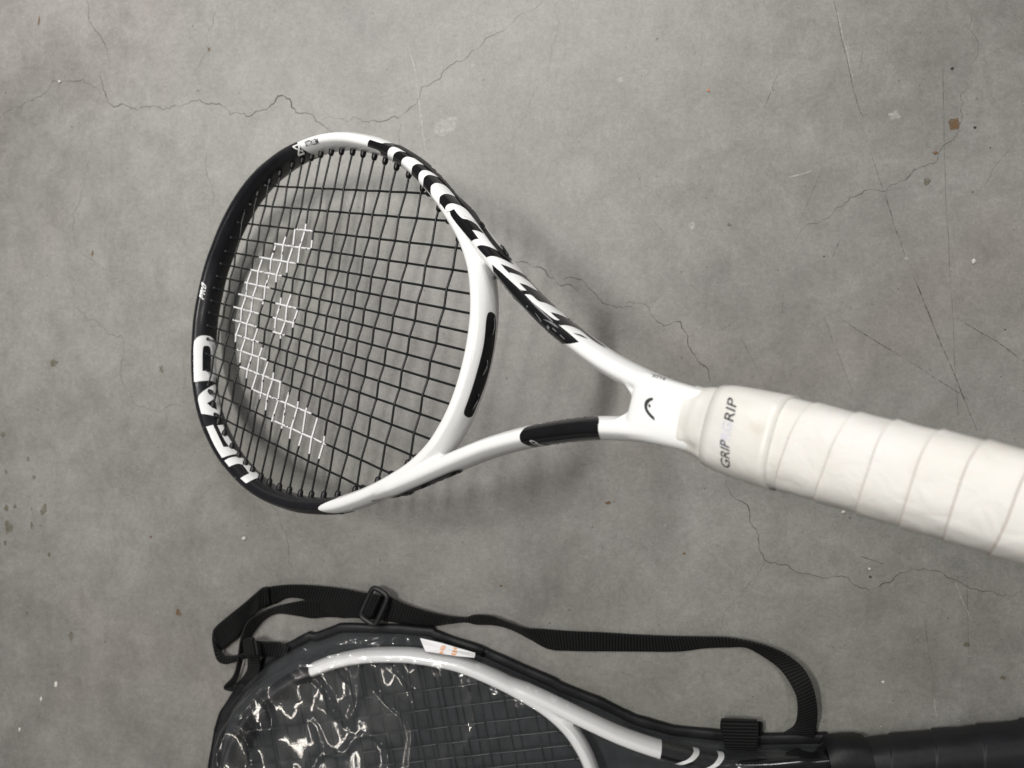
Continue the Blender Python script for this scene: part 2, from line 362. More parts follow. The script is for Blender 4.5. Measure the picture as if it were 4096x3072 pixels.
CRACKS = [
    (A([(553, 0), (560, 90), (590, 170), (650, 260), (685, 360), (697, 410)]), .9, 'crack'),
    (A([(660, 400), (640, 450), (635, 495), (650, 560), (685, 650), (720, 678), (775, 655), (865, 697), (930, 672), (1015, 680), (1035, 695), (1100, 665), (1190, 655), (1265, 630), (1300, 655), (1405, 670), (1455, 725), (1545, 715), (1560, 738), (1690, 690), (1755, 605), (1830, 625), (1870, 712), (1975, 728), (2030, 780), (2085, 825), (2130, 870), (2150, 960)]), 1.15, 'crack'),
    (A([(640, 540), (575, 540), (525, 498), (470, 515), (380, 525), (335, 510), (300, 570), (200, 635), (130, 680), (30, 710), (-20, 745)]), .8, 'crack'),
    (A([(1375, 20), (1350, 140), (1305, 225), (1300, 290), (1320, 320), (1270, 385), (1228, 440), (1225, 625)]), .7, 'hairline'),
    (A([(582, 880), (578, 960), (555, 1080), (505, 1270), (460, 1350), (462, 1460), (485, 1560), (720, 1725)]), .7, 'hairline'),
    (A([(1290, 880), (1310, 1120), (1340, 1220), (1355, 1245), (1315, 1310), (1325, 1390), (1350, 1430)]), .7, 'hairline'),
    (B([(130, 762), (300, 768), (335, 740), (395, 770), (470, 758), (555, 757), (600, 735), (625, 748), (680, 700), (740, 650), (755, 590), (765, 555), (870, 505), (905, 450), (950, 410), (1020, 390), (1080, 330), (1150, 280), (1190, 235), (1260, 205), (1335, 155)]), .95, 'crack'),
    (B([(1335, 155), (1420, 80), (1500, 40), (1560, -10)]), .6, 'hairline'),
    (B([(600, 745), (640, 800), (625, 850), (628, 915), (690, 1040), (740, 1200), (800, 1260), (880, 1280), (905, 1420)]), .7, 'hairline'),
    (B([(1640, 0), (1605, 70), (1625, 180), (1590, 290), (1575, 490), (1480, 570), (1450, 640), (1400, 790), (1320, 900)]), .55, 'hairline'),
    (Cz([(850, 1435), (885, 1380), (920, 1335), (1000, 1320), (1090, 1245), (1180, 1165), (1220, 1160), (1290, 1120), (1345, 1125), (1395, 1128), (1480, 1070), (1520, 1055), (1560, 1005), (1650, 970), (1690, 962), (1710, 910), (1735, 860), (1775, 840), (1825, 770), (1845, 700), (1848, 610), (1838, 555), (1870, 530), (1905, 455)]), .75, 'crack'),
    (Cz([(1890, 390), (1935, 330), (1910, 200), (1900, 100), (1920, -10)]), .6, 'hairline'),
    (Hz([(380, 730), (430, 745), (505, 745), (605, 780), (640, 820), (700, 860), (720, 895), (790, 890), (865, 940)]), .85, 'crack'),
    (Hz([(720, 870), (800, 840), (870, 860), (950, 940), (1010, 1015), (1060, 1030), (1150, 1045), (1210, 1040)]), .85, 'crack'),
    (Hz([(1160, 1018), (1270, 1015), (1350, 1110), (1420, 1170), (1480, 1140), (1530, 1138), (1535, 1180), (1580, 1240), (1625, 1360), (1700, 1440), (1740, 1540), (1760, 1600)]), .85, 'crack'),
    (Hz([(1760, 1600), (1790, 1800), (1840, 2000), (1860, 2100)]), .8, 'crack'),
    (L([(140, -30), (155, 70), (200, 135), (270, 170), (280, 250), (330, 340), (335, 420), (360, 470), (440, 505), (520, 535), (560, 555), (620, 560), (690, 580), (760, 570), (840, 580), (905, 638), (1010, 635), (1090, 600), (1135, 550), (1200, 535), (1265, 530), (1330, 540), (1385, 565), (1440, 590), (1510, 632), (1580, 655), (1700, 680), (1765, 690), (1860, 660)]), .85, 'crack'),
    (L([(360, 480), (345, 530), (290, 600), (210, 690), (150, 760), (125, 820), (115, 885)]), .6, 'hairline'),
    (Ez([(455, 0), (450, 110), (490, 260), (480, 345), (550, 420), (600, 465), (655, 480), (720, 560), (775, 578), (805, 565), (820, 620), (805, 750), (805, 860), (860, 940), (885, 1015), (960, 1040), (1045, 1070), (1110, 1040), (1180, 1028), (1255, 1062), (1340, 1030)]), .75, 'hairline'),
    (Ez([(480, 345), (430, 390), (350, 415)]), .6, 'hairline'),
    (Ez([(885, 1020), (850, 1110), (820, 1250)]), .6, 'hairline'),
    (Ez([(1190, 680), (1215, 760), (1230, 860), (1220, 960)]), .55, 'hairline'),
    (Fz([(1640, -40), (1690, 40), (1750, 180), (1790, 300), (1785, 385), (1820, 450)]), .8, 'hairline'),
    (Fz([(1660, 450), (1620, 530)]), .6, 'hairline'),
    (Fz([(800, 770), (900, 830), (980, 825), (1020, 800), (1075, 770), (1140, 790), (1260, 800)]), .55, 'hairline'),
    (G([(1980, 690), (1975, 760), (2010, 870), (1960, 960)]), .5, 'hairline'),
]
for i, (p, w, k) in enumerate(CRACKS):
    ribbon_on_floor('crack', p, w * 1e-3 * (0.80 if k == 'crack' else 1.0), M[k], 0.16, seed=i + 1)
SCR = [
    (Cz([(1085, -5), (1115, 140), (1150, 300), (1200, 520), (1235, 640), (1262, 700)]), .8, 'scratch'),
    (Cz([(1300, 890), (1350, 1040), (1385, 1135)]), .5, 'scratch'),
    (Cz([(1385, 1135), (1425, 1260), (1440, 1330), (1480, 1420), (1510, 1520)]), 1.0, 'scratch'),
    (D([(1550, 585), (1600, 700), (1660, 850), (1720, 1000), (1800, 1180), (1850, 1310), (1895, 1420), (1935, 1515)]), .9, 'scratch'),
    (Cz([(1725, 340), (1735, 600), (1740, 900), (1750, 1200), (1765, 1400), (1770, 1659)]), .7, 'hairline'),
    (D([(1775, 600), (1795, 900), (1800, 1100), (1815, 1300), (1825, 1500)]), .6, 'hairline'),
    (D([(1130, 850), (1230, 920), (1330, 980), (1460, 1055)]), .9, 'scratch'),
    (D([(1460, 1055), (1700, 1210), (1850, 1305), (1895, 1340)]), .6, 'scratch'),
    (D([(1800, 840), (1920, 910), (2060, 990), (2212, 1105)]), .8, 'scratch'),
    (D([(1025, 830), (1080, 980), (1160, 1180), (1215, 1330)]), .5, 'hairline'),
    (D([(535, 960), (625, 1130), (690, 1260)]), .5, 'hairline'),
    (D([(1125, 375), (1080, 485)]), .7, 'scratch'),
    (D([(490, 875), (400, 925)]), .8, 'hairline'),
    (Cz([(1015, 1000), (940, 1180), (875, 1340)]), .5, 'hairline'),
    (Cz([(760, 430), (675, 640)]), .6, 'scratch'),
    (Cz([(0, 1285), (85, 1380)]), .5, 'hairline'),
    (Cz([(1262, 270), (1240, 420)]), .5, 'hairline'),
    (Cz([(2130, 880), (2040, 980), (1980, 1100)]), .6, 'hairline'),
    (L([(905, 458), (970, 480), (1045, 507)]), .9, 'scratch'),
    (L([(1255, 740), (1290, 960), (1330, 1260)]), .5, 'hairline'),
    (L([(1510, 580), (1515, 800), (1520, 940), (1525, 1100)]), .6, 'hairline'),
]
for i, (p, w, k) in enumerate(SCR):
    ribbon_on_floor('scratch', p, w * 1e-3, M[k], 0.012, seed=100 + i, z=0.00028)
SCUFF = [
    (Cz([(860, 220), (920, 320), (955, 440), (940, 545)]), .55), (B([(680, 270), (740, 520), (760, 690), (780, 860), (810, 1000)]), 1.6), (B([(520, 605), (640, 550), (720, 500)]), .8),
    (L([(1325, 1260), (1330, 1320), (1340, 1380)]), 1.8), (L([(1440, 600), (1480, 700), (1530, 810)]), .7), (B([(1110, 660), (1060, 790)]), .7),
    (Cz([(820, 1050), (900, 1030), (960, 1010)]), 1.2), (Cz([(485, 835), (555, 822)]), .8), (D([(370, 655), (392, 622)]), .6), (G([(1290, 50), (1298, 110)]), .8),
    (Cz([(1105, 60), (1128, 160), (1165, 310), (1205, 490)]), 1.1),
]
for i, (p, w) in enumerate(SCUFF):
    ribbon_on_floor('scuff', p, w * 1e-3, M['scuff'], 0.03, seed=200 + i, z=0.00034)

def blob(name, c, rx, ry, mat, seed, parent, z=0.00016, ang=0.0):
    p = floor_at(*c); rnd = random.Random(seed); k = CAM.z / FPX * 1.04
    V = [(p.x, p.y, z + seed * 3e-6)]; n = 22
    for i in range(n):
        t = 2 * math.pi * i / n
        r = 0.75 + 0.5 * noise.noise(Vector((math.cos(t) * 1.3, math.sin(t) * 1.3, seed * 3.7)))+ rnd.uniform(-.06, .06)
        x, y = rx * k * r * math.cos(t), ry * k * r * math.sin(t)
        V.append((p.x + x * math.cos(ang) - y * math.sin(ang), p.y + x * math.sin(ang) + y * math.cos(ang), z + seed * 3e-6))
    return mesh_obj(name, V, [(0, i + 1, (i + 1) % n + 1) for i in range(n)], mat, parent, smooth=False)
STAINS = [(Fz([(270, 60)])[0], 22, 32), (Fz([(55, 165)])[0], 26, 46), (Fz([(32, 262)])[0], 9, 18), (Fz([(40, 48)])[0], 14, 15), (Fz([(93, 42)])[0], 12, 12),
          (Fz([(195, 158)])[0], 11, 19), (Fz([(195, 55)])[0], 6, 8), (Fz([(250, 157)])[0], 6, 7), (Fz([(305, 340)])[0], 10, 14), (Fz([(168, 697)])[0], 8, 12), (Fz([(440, 850)])[0], 14, 26),
          (Ez([(225, 1505)])[0], 11, 14), (Ez([(187, 1390)])[0], 12, 15), (Ez([(20, 1225)])[0], 16, 16), (Ez([(360, 755)])[0], 26, 26), (Ez([(1070, 790)])[0], 13, 22), (Ez([(40, 1475)])[0], 9, 14),
          (Cz([(1635, 1075)])[0], 15, 18), (Cz([(470, 1330)])[0], 12, 8), (L([(1510, 960)])[0], 12, 12), (L([(1715, 1147)])[0], 12, 9)]
for i, (c, rx, ry) in enumerate(STAINS):
    blob('stain', c, rx, ry, M['oil'], i + 1, floor)
for i, (c, rx, ry, an) in enumerate([(Fz([(1108, 698)])[0], 14, 19, 0), (A([(247, 130)])[0], 6, 27, -.2), (A([(585, 1600)])[0], 6, 17, -.15), (Cz([(1800, 730)])[0], 27, 26, .6), (A([(1320, 312)])[0], 8, 9, 0), (Fz([(935, 228)])[0], 8, 8, 0), (G([(1585, 122)])[0], 14, 7, .1), (G([(1110, 490)])[0], 8, 7, .1), (G([(1920, 347)])[0], 7, 6, .1)]):
    blob('stain', c, rx, ry, M['brownspot'], i + 41, floor, ang=an)
for i, (c, rx, ry) in enumerate([(Cz([(245, 1335)])[0], 15, 15), (Cz([(1440, 685)])[0], 26, 22), (Cz([(1515, 1530)])[0], 10, 8), (B([(2030, 510)])[0], 14, 16), (B([(930, 790)])[0], 60, 50), (G([(1840, 222)])[0], 10, 7), (Hz([(1608, 503)])[0], 14, 16)]):
    blob('scuff', c, rx, ry, M['scuff'], i + 61, floor)

def pebble(name, c, size, mat, label, seed):
    bm = bmesh.new(); bmesh.ops.create_icosphere(bm, subdivisions=2, radius=1)
    for v in bm.verts:
        k = 0.75 + 0.6 * noise.noise(v.co * 1.4 + Vector((seed * 5.1, 0, 0)))
        v.co = Vector((v.co.x * size[0] * k, v.co.y * size[1] * k, max(-0.2, v.co.z) * size[2] * k))
    zmin = min(v.co.z for v in bm.verts)
    for v in bm.verts: v.co.z -= zmin
    me = bpy.data.meshes.new(name); bm.to_mesh(me); bm.free(); me.materials.append(mat)
    o = bpy.data.objects.new(name, me); COL.objects.link(o); o.location = floor_at(*c); o.location.z = 0.0004
    return tag(o, label, 'crumb', 'crumbs on the concrete floor')
pebble('crumb', Fz([(1515, 235)])[0], (.0028, .0024, .0018), M['crumb_white'], 'bright white plaster crumb on the floor below the black racket tip', 1)
pebble('crumb', L([(810, 208)])[0], (.0016, .0018, .0014), M['crumb_white'], 'pale crumb on the floor just under the white grip', 2)
pebble('crumb', Cz([(1912, 1547)])[0], (.0015, .0026, .0014), M['crumb_white'], 'long white crumb on the floor far right above the white grip', 3)
pebble('crumb', L([(957, 530)])[0], (.0014, .0013, .0011), M['crumb_white'], 'white crumb on the floor beside a short dark scratch and black speck', 4)
pebble('crumb', L([(963, 576)])[0], (.0013, .0010, .0009), M['crumb_dark'], 'black speck on the floor just above the long crack, under a white crumb', 5)
pebble('crumb', Cz([(1687, 903)])[0], (.0018, .0012, .0010), M['crumb_brown'], 'brown crumb beside the crack in the upper right floor', 6)
pebble('crumb', L([(1035, 1170)])[0], (.0016, .0013, .0010), M['crumb_white'], 'small pale crumb on bare floor right of the strap loop', 7)
pebble('crumb', A([(380, 518)])[0], (.0020, .0015, .0014), M['crumb_white'], 'pale crumb lodged in the crack at upper left', 8)
pebble('crumb', Cz([(1785, 405)])[0], (.0013, .0012, .0010), M['crumb_dark'], 'black speck on the floor near the upper right corner', 9)
pebble('crumb', Cz([(345, 535)])[0], (.0011, .0014, .0009), simple('orange_crumb', (0.5, 0.16, 0.06), .7), 'tiny orange crumb on bare floor at upper centre right', 10)
pebble('crumb', Cz([(1920, 755)])[0], (.0014, .0011, .0009), M['crumb_dark'], 'black speck on the floor right of the brown stain', 11)
for i, (c, s) in enumerate([((350, 1140), (.0022, .004, .0006)), ((258, 1230), (.0016, .003, .0006)), ((125, 1420), (.0014, .0026, .0006))]):
    pebble('paint_flake', Fz([c])[0], s, M['crumb_white'], ['large ragged white paint flake on the floor at lower left', 'narrow white paint flake just below the ragged one at lower left', 'lowest white paint flake at lower left'][i], 20 + i)['category'] = 'paint flake'

# countless grit specks
rnd = random.Random(3); V = []; Fc = []; MI = []
for i in range(1500):
    x, y = rnd.uniform(-.75, .45), rnd.uniform(-.5, .5); s = rnd.uniform(.00012, .00042) * (1.6 if rnd.random() < .06 else 1)
    if rnd.random() < .4: x = rnd.uniform(0, .45)
    b0 = len(V)
    V += [(x + rnd.uniform(-s, s), y - s, .0004), (x + s, y + rnd.uniform(-s, s), .0004), (x, y + s * rnd.uniform(.4, 1.5), .0004), (x - s, y, .0004), (x, y, .0004 + s)]
    Fc += [(b0, b0 + 1, b0 + 4), (b0 + 1, b0 + 2, b0 + 4), (b0 + 2, b0 + 3, b0 + 4), (b0 + 3, b0, b0 + 4)]
    MI += [0 if rnd.random() < .3 else 1] * 4
grit = mesh_obj('grit', V, Fc, [M['crumb_white'], M['crumb_dark']], None, smooth=False, midx=MI)
tag(grit, 'fine pale and dark grit scattered over the concrete floor', 'grit', kind='stuff')

# ------------------------------------------------------------------ racket geometry (local: u tip->butt, v across, w normal to the strings)
K = 0.928e-3       # millimetres of the survey -> metres
INNER_HALF = [(2.0, 0), (2.3, 12), (3.2, 22), (5.5, 32), (9, 42), (13, 54), (19, 66.5), (25, 76.5), (32, 85.5), (43, 97), (58, 108.3), (72, 116), (87, 122.8), (103, 128), (130, 133.8), (150, 135.8), (165, 135.9), (180, 134.8), (203, 131.6), (217, 128.2), (231.5, 124), (247.5, 118.4), (264, 110), (285, 97.2), (305, 82.5), (320, 69.5), (332, 54.5), (339, 40), (343, 27), (345.2, 13), (345.8, 0)]
INNER = np.array(INNER_HALF + [(u, -v) for u, v in INNER_HALF[-2:0:-1]])
INNER = spline(INNER, 480, True)                      # starts at tip, +v side first
def normals2(P, closed):
    d = (np.roll(P, -1, 0) - np.roll(P, 1, 0)) if closed else np.gradient(P, axis=0)
    n = np.c_[-d[:, 1], d[:, 0]]; return n / np.linalg.norm(n, axis=1)[:, None]
NIN = normals2(INNER, True)                           # outward
if (NIN[0] @ np.array([-1, 0])) < 0: NIN = -NIN
HEAD = INNER + NIN * 6.0
ARM = spline([(250, 124.0), (270, 114.0), (290, 102.4), (320, 84.0), (340, 71.0), (358, 59.3), (380, 45.8), (404, 33.8), (425, 25.2), (447, 17.6), (470, 12.4), (490, 9.6), (515, 8.6)], 120)

def profile(n=6):
    base = [(1, -.40), (1, .40), (.55, .93), (.20, 1.0), (-.20, 1.0), (-.55, .93), (-1, .40), (-1, -.40), (-.55, -.93), (-.20, -1), (.20, -1), (.55, -.93)]
    P = np.array(base, float)
    for _ in range(2):
        Q = []
        for a, b in zip(P, np.roll(P, -1, 0)): Q += [.78 * a + .22 * b, .22 * a + .78 * b]
        P = np.array(Q)
    return P
PROF = profile()

FLAT = np.array([(math.copysign(abs(math.cos(t)) ** .45, math.cos(t)), math.copysign(abs(math.sin(t)) ** .45, math.sin(t))) for t in np.linspace(0, 2 * math.pi, 48, endpoint=False)])

def sweep(P, Nn, a, b, closed, grow=0.0, wc=0.0, PROF=PROF):
    """tube with the racket's section along a plane path; a, b half width and half height"""
    n = len(P); m = len(PROF); V = []; Fc = []
    a = np.broadcast_to(a, n); b = np.broadcast_to(b, n)
    for i in range(n):
        for pn, pw in PROF:
            q = P[i] + Nn[i] * pn * (a[i] + grow)
            V.append((q[0] * K, q[1] * K, (pw * (b[i] + grow) + wc) * K))
    for i in range(n if closed else n - 1):
        for j in range(m):
            Fc.append((i * m + j, i * m + (j + 1) % m, ((i + 1) % n) * m + (j + 1) % m, ((i + 1) % n) * m + j))
    if not closed:
        Fc.append(tuple(range(m - 1, -1, -1))); Fc.append(tuple((n - 1) * m + j for j in range(m)))
    return V, Fc

def build_frame_mesh():
    V, Fc = [], []
    def add(vf):
        o = len(V); V.extend(vf[0]); Fc.extend([tuple(i + o for i in f) for f in vf[1]])
    add(sweep(HEAD, NIN, 6.0, 11.0, True))
    for s in (1, -1):
        P = ARM * [1, s]; Nn = normals2(P, False)
        tt = np.linspace(0, 1, len(P))
        add(sweep(P, Nn, np.interp(tt, [0, .22, .5, 1], [1.0, 6.2, 6.0, 6.6]), np.interp(tt, [0, .22, .6, 1], [5, 11.2, 11.6, 11.8]), False))
        # web that fills the corner between arm and bridge
        W_ = spline([(296, s * 97), (316, s * 81), (331, s * 68.5), (342, s * 60)], 20)
        add(sweep(W_, normals2(W_, False), np.interp(np.linspace(0, 1, 20), [0, .35, .6, 1], [1.0, 4.6, 5.0, 2.0]), np.interp(np.linspace(0, 1, 20), [0, .5, 1], [10.0, 8.5, 5.0]), False))
    su = np.r_[np.linspace(468.5, 474, 8), np.linspace(476, 522, 20)]
    S = np.c_[su, np.zeros(len(su))]
    w = np.interp(su, [468.5, 470, 480, 490, 500, 522], [17.0, 18.4, 17.0, 16.2, 15.7, 15.6])
    add(sweep(S, np.tile([0., 1.], (len(su), 1)), w, np.interp(su, [468.5, 469.5, 471, 474, 522], [6.5, 9.6, 11.2, 12.0, 12.5]), False, PROF=FLAT))
    # small fillets that round the inside corners of the fork
    for sg in (1, -1):
        fl = spline([(461, sg * 11.0), (465.5, sg * 8.3), (469, sg * 5.6), (472, sg * 2.5)], 14)
        add(sweep(fl, normals2(fl, False), np.interp(np.linspace(0, 1, 14), [0, .6, 1], [.8, 1.8, 1.8]), np.interp(np.linspace(0, 1, 14), [0, 1], [10.5, 9.5]), False))
    me = bpy.data.meshes.new('frame_raw'); me.from_pydata(V, [], Fc)
    bm = bmesh.new(); bm.from_mesh(me); bmesh.ops.recalc_face_normals(bm, faces=bm.faces); bm.to_mesh(me); bm.free()
    tmp = bpy.data.objects.new('frame_raw', me); COL.objects.link(tmp)
    r = tmp.modifiers.new('r', 'REMESH'); r.mode = 'VOXEL'; r.voxel_size = 0.0008; r.use_smooth_shade = True
    s = tmp.modifiers.new('s', 'SMOOTH'); s.factor = 0.5; s.iterations = 6
    dg = bpy.context.evaluated_depsgraph_get()
    out = bpy.data.meshes.new_from_object(tmp.evaluated_get(dg)); out.name = 'frame'
    bpy.data.objects.remove(tmp)
    out.polygons.foreach_set('use_smooth', [True] * len(out.polygons))
    out.materials.clear(); out.materials.append(M['white'])
    return out
FRAME = build_frame_mesh()
FRAME_BVH = BVHTree.FromPolygons([v.co for v in FRAME.vertices], [tuple(p.vertices) for p in FRAME.polygons])

VM = np.array([112.0, 93.0, 74.6, 59.1, 44.7, 31.6, 18.7, 6.5]) * .93
MAIN_V = np.r_[VM, -VM[::-1]]                          # 16 mains
CROSS_U = np.array([30, 47.4, 64.4, 79.5, 97.5, 112.4, 126.2, 139.8, 155.1, 169.9, 185.9, 201.0, 216.9, 231.9, 247.8, 264.6, 283.9, 306.9, 334.2]) * .93

def inner_v(u):       # half width of the hoop's inside at u
    k = INNER[:240]; return float(np.interp(u, *zip(*sorted(zip(k[:, 0], k[:, 1])))))
def inner_u(v):       # inside from tip to bridge at |v|
    v = abs(v); k = INNER[:241]; top = int(np.argmax(k[:, 1]))
    a = float(np.interp(v, k[:top + 1, 1], k[:top + 1, 0])); b = float(np.interp(v, k[top:, 1][::-1], k[top:, 0][::-1])); return a, b

def tube(P, r, seg=7):
    P = np.asarray(P, float); V = []; Fc = []
    d = np.gradient(P, axis=0); d /= np.linalg.norm(d, axis=1)[:, None]
    ref = np.array([0, 0, 1.0])
    for i in range(len(P)):
        x = np.cross(d[i], ref); x /= np.linalg.norm(x); y = np.cross(x, d[i])
        rr = r if np.isscalar(r) else r[i]
        for j in range(seg):
            t = 2 * math.pi * j / seg; V.append(tuple(P[i] + rr * (math.cos(t) * x + math.sin(t) * y)))
    for i in range(len(P) - 1):
        for j in range(seg): Fc.append((i * seg + j, i * seg + (j + 1) % seg, (i + 1) * seg + (j + 1) % seg, (i + 1) * seg + j))
    Fc.append(tuple(range(seg - 1, -1, -1))); Fc.append(tuple((len(P) - 1) * seg + j for j in range(seg)))
    return V, Fc

def weave(ends, cross_at, hs):
    """stations along a string with its height at each crossing: flat over the crossing, straight between"""
    st = [(ends[0], 0.0)]
    for x, h in zip(cross_at, hs): st += [(x - 1.1, h * .82), (x, h), (x + 1.1, h * .82)]
    st.append((ends[1], 0.0))
    out = [st[0]]
    for a, b in zip(st, st[1:]):
        L_ = b[0] - a[0]; n = max(1, int(L_ / 2.0))
        out += [(a[0] + L_ * (i + 1) / n, a[1] + (b[1] - a[1]) * (i + 1) / n) for i in range(n)]
    return out

# ---- where things stand: the racket's own frame fitted to the photograph
RF = Matrix(((0.7358442, 0.22649631, -0.6381479), (0.20219053, -0.97290183, -0.11216514), (-0.64626025, -0.04649139, -0.76169957)))
TF = Vector((-0.30138321, -0.09020143, 0.72080204)) * .93 * .928
CM = Matrix((( RIGHT.x, -UP.x, FWD.x), (RIGHT.y, -UP.y, FWD.y), (RIGHT.z, -UP.z, FWD.z)))
RW = (CM @ RF).to_4x4(); RW.translation = CAM + CM @ TF
RWI = RW.inverted()
EYE = RWI @ CAM

def smooth_poly(P, it=2):
    P = [Vector(p) for p in P]
    for _ in range(it):
        Q = []
        for i, p in enumerate(P):
            a, b = p - P[i - 1], P[(i + 1) % len(P)] - p
            if a.length < 1e-6 or b.length < 1e-6 or a.angle(b) > math.radians(62): Q.append(p)
            else: Q += [p - a * .25, p + b * .25]
        P = Q
    return P

def lay_on(poly_px, bvh, off, step=5.0, to_local=None):
    """drape a flat outline over a surface: returns vertices and triangles lying off above it"""
    to_local = to_local or RWI
    eye = to_local @ CAM
    P = smooth_poly(poly_px); dens = []
    for a, b in zip(P, P[1:] + P[:1]):
        n = max(1, int((b - a).length / step)); dens += [a.lerp(b, i / n) for i in range(n)]
    nb = len(dens)
    xs = [p.x for p in dens]; ys = [p.y for p in dens]
    pts = list(dens)
    y = min(ys) + step * .5; row = 0
    while y < max(ys):
        x = min(xs) + (step * .5 if row % 2 else 0)
        while x < max(xs):
            inside = False; j = nb - 1
            for i in range(nb):
                if (ys[i] > y) != (ys[j] > y) and x < (xs[j] - xs[i]) * (y - ys[i]) / (ys[j] - ys[i]) + xs[i]: inside = not inside
                j = i
            if inside and min((dens[i] - Vector((x, y))).length_squared for i in range(0, nb)) > (step * .45) ** 2: pts.append(Vector((x, y)))
            x += step
        y += step * .87; row += 1
    vs, es, fs, *_ = delaunay_2d_cdt(pts, [(i, (i + 1) % nb) for i in range(nb)], [], 1, 1e-4)
    return shoot([(v.x, v.y) for v in vs], fs, bvh, off, to_local, eye)

def shoot(px, fs, bvh, off, to_local, eye):
    out = []; ok = []; dist_ = []
    R3 = to_local.to_3x3()
    dirs = [(R3 @ ray_dir(x, y)).normalized() for x, y in px]
    for d in dirs:
        hit, nrm, idx, dist = bvh.ray_cast(eye, d)
        if hit is not None and nrm.dot(d) > 0: nrm = -nrm
        out.append(hit + nrm * off if hit is not None else None); ok.append(hit is not None); dist_.append(dist)
    good = [(p, k) for k, p in enumerate(px) if ok[k]]
    if good:
        for k, p in enumerate(px):
            if ok[k]: continue
            j = min(good, key=lambda g: (g[0][0] - p[0]) ** 2 + (g[0][1] - p[1]) ** 2)[1]
            loc, nrm, idx, dd = bvh.find_nearest(eye + dirs[k] * dist_[j])      # wrap the rest round the edge
            out[k] = loc + nrm * off
    if not good: return [], []
    faces = [tuple(f) for f in fs]
    used = sorted({i for f in faces for i in f}); mp = {i: k for k, i in enumerate(used)}
    return [out[i] for i in used], [tuple(mp[i] for i in f) for f in faces]

def printed(name, poly, mat, parent, bvh=None, off=0.00018, step=5.0, label=None, to_local=None):
    v, f = lay_on(poly, bvh or FRAME_BVH, off, step, to_local)
    o = mesh_obj(name, v, f, mat, parent)
    if label: o['label'] = label
    return o

def text_shape(txt, bold=0.0, shear=0.0):
    c = bpy.data.curves.new('t', 'FONT'); c.body = txt; c.offset = bold; c.shear = shear; c.resolution_u = 4; c.fill_mode = 'FRONT'
    o = bpy.data.objects.new('t', c); COL.objects.link(o)
    me = bpy.data.meshes.new_from_object(o.evaluated_get(bpy.context.evaluated_depsgraph_get()))
    bpy.data.objects.remove(o)
    bm = bmesh.new(); bm.from_mesh(me); bmesh.ops.triangulate(bm, faces=bm.faces)
    for _ in range(2):
        ed = [e for e in bm.edges if e.calc_length() > .09]
        bmesh.ops.subdivide_edges(bm, edges=ed, cuts=1); bmesh.ops.triangulate(bm, faces=bm.faces)
    bm.verts.index_update()
    vs = np.array([v.co[:2] for v in bm.verts]); fs = [tuple(v.index for v in f.verts) for f in bm.faces]; bm.free()
    lo, hi = vs.min(0), vs.max(0)
    return (vs - lo) / (hi - lo), fs

def printed_text(name, txt, org, ex, ey, z, mat, parent, bvh=None, off=0.0003, bold=0.0, shear=0.0, to_local=None):
    vs, fs = text_shape(txt, bold, shear)
    px = [(org[0] + x * ex[0] + y * ey[0], org[1] + x * ex[1] + y * ey[1]) for x, y in vs]
    px = z(px); tl = to_local or RWI
    v, f = shoot(px, fs, bvh or FRAME_BVH, off, tl, tl @ CAM)
    return mesh_obj(name, v, f, mat, parent, smooth=False)

def sleeve(name, P, Nn, a, b, i0, i1, mat, parent, grow=0.28, ends=None):
    """paint sleeve round a stretch of tube; ends(pw, pn) -> (extra start, extra end) in stations"""
    m = len(PROF); V = []; Fc = []; n = 60
    for i in range(n + 1):
        for pn, pw in PROF:
            e0, e1 = ends(pn, pw) if ends else (0, 0)
            s = (i0 + e0) + ((i1 + e1) - (i0 + e0)) * i / n
            j = int(math.floor(s)); f = s - j
            q = P[j % len(P)] * (1 - f) + P[(j + 1) % len(P)] * f
            nn = Nn[j % len(P)] * (1 - f) + Nn[(j + 1) % len(P)] * f
            q = q + nn * pn * (a + grow)
            V.append((q[0] * K, q[1] * K, pw * (b + grow) * K))
    for i in range(n):
        for j in range(m): Fc.append((i * m + j, i * m + (j + 1) % m, (i + 1) * m + (j + 1) % m, (i + 1) * m + j))
    return recalc(mesh_obj(name, V, Fc, mat, parent))

# stencil mark on the strings: stretches of each main that carry white ink (u from, u to), read off the photograph
def px_to_uv(x, y):
    d = (RWI.to_3x3() @ ray_dir(x, y)); p = EYE + d * (-EYE.z / d.z); return Vector((p.x / K, p.y / K))
z1 = zf(780, 600, 3.687); z3 = zf(780, 1000, 3.687); z5 = zf(780, 1400, 3.687)
LEFT = z1([(1560, 1110), (1500, 1165), (1195, 1380), (975, 1575)]) + z3([(835, 290), (730, 475), (650, 655), (585, 840), (570, 1035), (590, 1250), (620, 1470)]) + z5([(680, 255), (840, 565), (1150, 1050)])
BOT = z5([(1290, 1175), (1400, 1300), (1540, 1430), (1690, 1545), (1840, 1615)])
RGT = z5([(1950, 1405), (1925, 1280), (1800, 1020), (1650, 860), (1520, 740), (1400, 620), (1265, 450), (1160, 320), (1060, 130)]) + z3([(950, 1340), (915, 1110), (950, 915), (1020, 735), (1130, 545), (1300, 370), (1530, 180)]) + z1([(1725, 1450), (1740, 1180), (1640, 1105)])
STENCIL = [[px_to_uv(*p) for p in LEFT + BOT + RGT],
           [px_to_uv(*p) for p in z3([(1215, 700), (1420, 660), (1510, 840), (1520, 860), (1480, 1060), (1440, 1160), (1380, 1245), (1270, 1290), (1150, 1200), (1150, 960)])]]
def in_poly(p, poly):
    r = False; j = len(poly) - 1
    for i in range(len(poly)):
        a, b = poly[i], poly[j]
        if (a.y > p.y) != (b.y > p.y) and p.x < (b.x - a.x) * (p.y - a.y) / (b.y - a.y) + a.x: r = not r
        j = i
    return r

